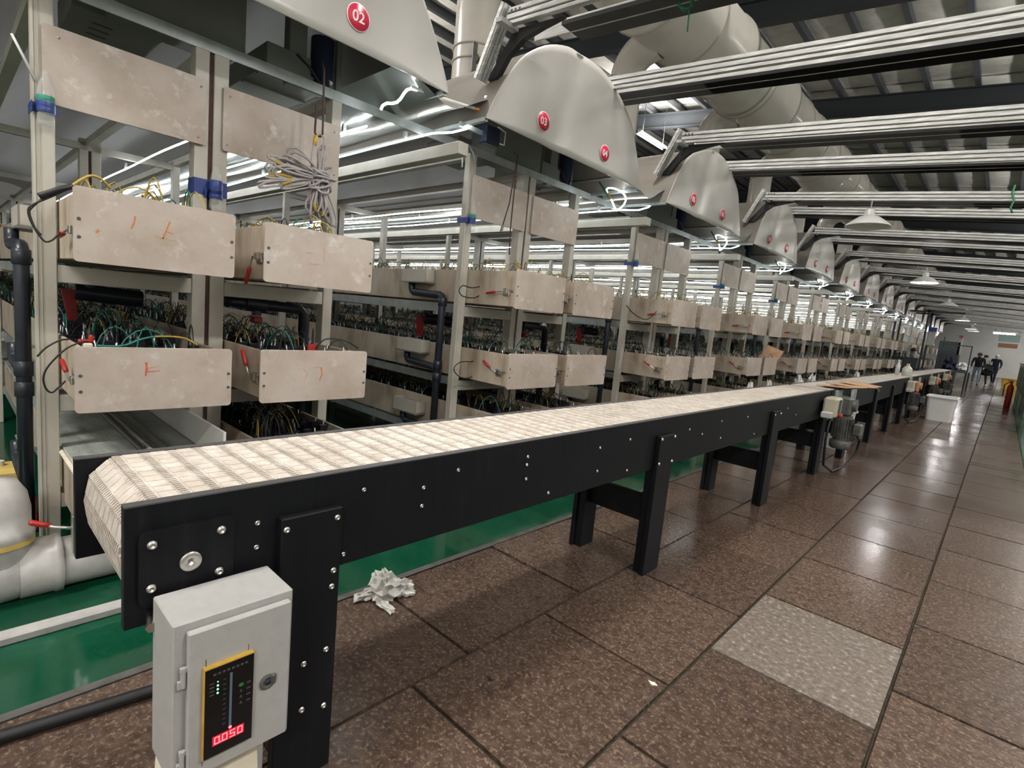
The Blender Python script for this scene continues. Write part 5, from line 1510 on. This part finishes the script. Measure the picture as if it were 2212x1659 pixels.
# LED driver and taped end at the corner of the second hood
dv = thing('led_driver', 'dark floodlight box with white bracket under the second hood corner', 'lamp', (-2.9, 2.74, 2.64))
part('body', MB().box(-2.97, -2.89, 2.655, 2.80, 2.575, 2.70, 0.008), 'navy', dv)
part('bracket', MB().tube([(-2.885, 2.76, 2.705), (-2.88, 2.835, 2.69), (-2.88, 2.83, 2.60), (-2.885, 2.79, 2.60)], 0.005, 6), 'shade', dv)
part('mount_arm', MB().box(-2.945, -2.925, 2.45, 2.66, 2.625, 2.655), 'zinc', dv)
tl = thing('led_tail', 'white strip end with amber tape at the left corner of the second hood', 'lamp', (-2.83, 2.5, 2.75))
part('light_tip', MB().tube([(-2.83, 2.560, 2.765), (-2.83, 2.566, 2.80), (-2.83, 2.575, 2.835)], 0.012, 8), 'led', tl)
part('amber_tape', MB().tube([(-2.83, 2.47, 2.728), (-2.83, 2.53, 2.733), (-2.83, 2.562, 2.745), (-2.83, 2.585, 2.79), (-2.83, 2.59, 2.82)], 0.009, 7), 'amber', tl)
part('white_lead', MB().tube([(-2.85, 1.98, 2.69), (-2.85, 2.161, 2.700), (-2.84, 2.35, 2.718), (-2.83, 2.48, 2.728)], 0.009, 7), 'shade', tl)
part('upper_strip', MB().tube([(-2.86, 1.79, 2.50), (-2.86, 1.80, 2.525), (-2.86, 1.825, 2.545), (-2.86, 1.86, 2.556), (-2.86, 1.895, 2.575), (-2.86, 1.92, 2.605), (-2.86, 1.939, 2.640), (-2.86, 1.96, 2.668), (-2.86, 1.987, 2.684), (-2.86, 2.03, 2.69)], 0.0075, 7), 'led', tl)
for i, (dy, dz) in enumerate(((-0.09, -0.05), (-0.14, -0.12), (-0.06, -0.11))):
    pass
tie = thing('white_tie', 'white cord ends tied round the rail beside the second bay post', 'cord', (-3.2, 2.72, 2.56))
part('cord', MB().tube([(-3.225, 2.80, 2.635), (-3.21, 2.74, 2.60), (-3.21, 2.68, 2.545), (-3.21, 2.655, 2.505)], 0.006, 6).tube([(-3.225, 2.80, 2.635), (-3.21, 2.735, 2.59), (-3.21, 2.73, 2.52), (-3.21, 2.735, 2.46)], 0.006, 6).tube([(-3.225, 2.80, 2.64), (-3.21, 2.84, 2.58), (-3.22, 2.87, 2.52)], 0.004, 6), 'shade', tie)
# jerrican, red basket in the far left
jc = thing('jerrican', 'pale yellow jerrican on the floor left of the first post', 'jerrican', (-3.75, 0.225, 0.2))
part('body', MB().box(-3.84, -3.66, 0.13, 0.30, 0.20, 0.36, 0.025), 'pale_yellow', jc)
part('cap', MB().cyl((-3.75, 0.2, 0.36), (-3.75, 0.2, 0.385), 0.022, n=12), 'shade', jc)
rb_ = thing('red_basket', 'red plastic basket under the jerrican left of the first post', 'basket', (-3.75, 0.225, 0))
m = MB()
for i in range(9):
    yy = 0.10 + 0.027 * i
    m.box(-3.655, -3.645, yy, yy + 0.012, 0.0, 0.19)
m.box(-3.90, -3.64, 0.09, 0.335, 0.178, 0.198, 0.004).box(-3.90, -3.64, 0.09, 0.335, 0.0, 0.012)
m.box(-3.90, -3.89, 0.09, 0.335, 0.0, 0.19).box(-3.9, -3.64, 0.09, 0.10, 0, 0.19).box(-3.9, -3.64, 0.325, 0.335, 0, 0.19)
part('basket', m, 'red_dark', rb_)

# white bags hung at the lowest level of the further bays, a cardboard flap, small debris
for i, (yy, zz, sx) in enumerate(((8.10, 0.56, 1.0), (8.95, 0.58, 0.8), (10.65, 0.62, 0.8), (11.5, 0.64, 0.9), (15.75, 0.64, 0.9))):
    crumple('white_bag', '%s white plastic bag hung on the lowest troughs beyond the conveyor' % ORD[i], 'bag', (-2.66, yy, zz - 0.22), 0.2, 30 + i, 'white_tub',
            [(0, 0, 0.16, 0.06, 0.17 * sx, 0.20), (0.0, 0.08 * sx, 0.06, 0.05, 0.10, 0.14)], 'white bags on the lowest troughs')
mx = Matrix.Translation((-2.76, 9.24, 1.13)) @ Matrix.Rotation(0.5, 4, 'X') @ Matrix.Rotation(0.35, 4, 'Y')
solid('cardboard_flap', 'brown cardboard flap sticking out over a middle trough of the fourth bay', 'cardboard', MB().box(-0.16, 0.10, -0.24, 0.24, 0, 0.006, mx=mx), 'cardboard', (-2.8, 9.7, 1.12))
for nm, lab, p_, rr, mtl in (('leaf_scrap', 'small dark scrap lying on the tile left of the pale tile', (-1.25, 1.409, 0.001), 0.012, 'hose'), ('paper_scrap', 'small pale scrap lying at a tile corner in the foreground', (-0.815, 1.893, 0.001), 0.018, 'cream'), ('leaf_scrap', 'small dark scrap lying between the legs of the nearest conveyor', (-1.741, 2.565, 0.001), 0.016, 'rust')):
    solid(nm, lab, 'scrap', MB().prism([(p_[0] + rr * (1 + 0.4 * math.sin(3 * a)) * math.cos(a), p_[1] + 0.5 * rr * (1 + 0.4 * math.cos(4 * a)) * math.sin(a)) for a in [2 * PI * q / 9 for q in range(9)]], 'z', 0.0015, 0.004), mtl, p_)
solid('hanging_rope', 'green rope hanging from the rails at the right of the picture', 'rope', MB().tube([(-0.205, 7.56, 3.20), (-0.215, 7.57, 3.12), (-0.19, 7.565, 3.05), (-0.205, 7.56, 2.97), (-0.18, 7.56, 2.92)], 0.010, 6), 'green_rope', (-0.2, 7.56, 3.05))
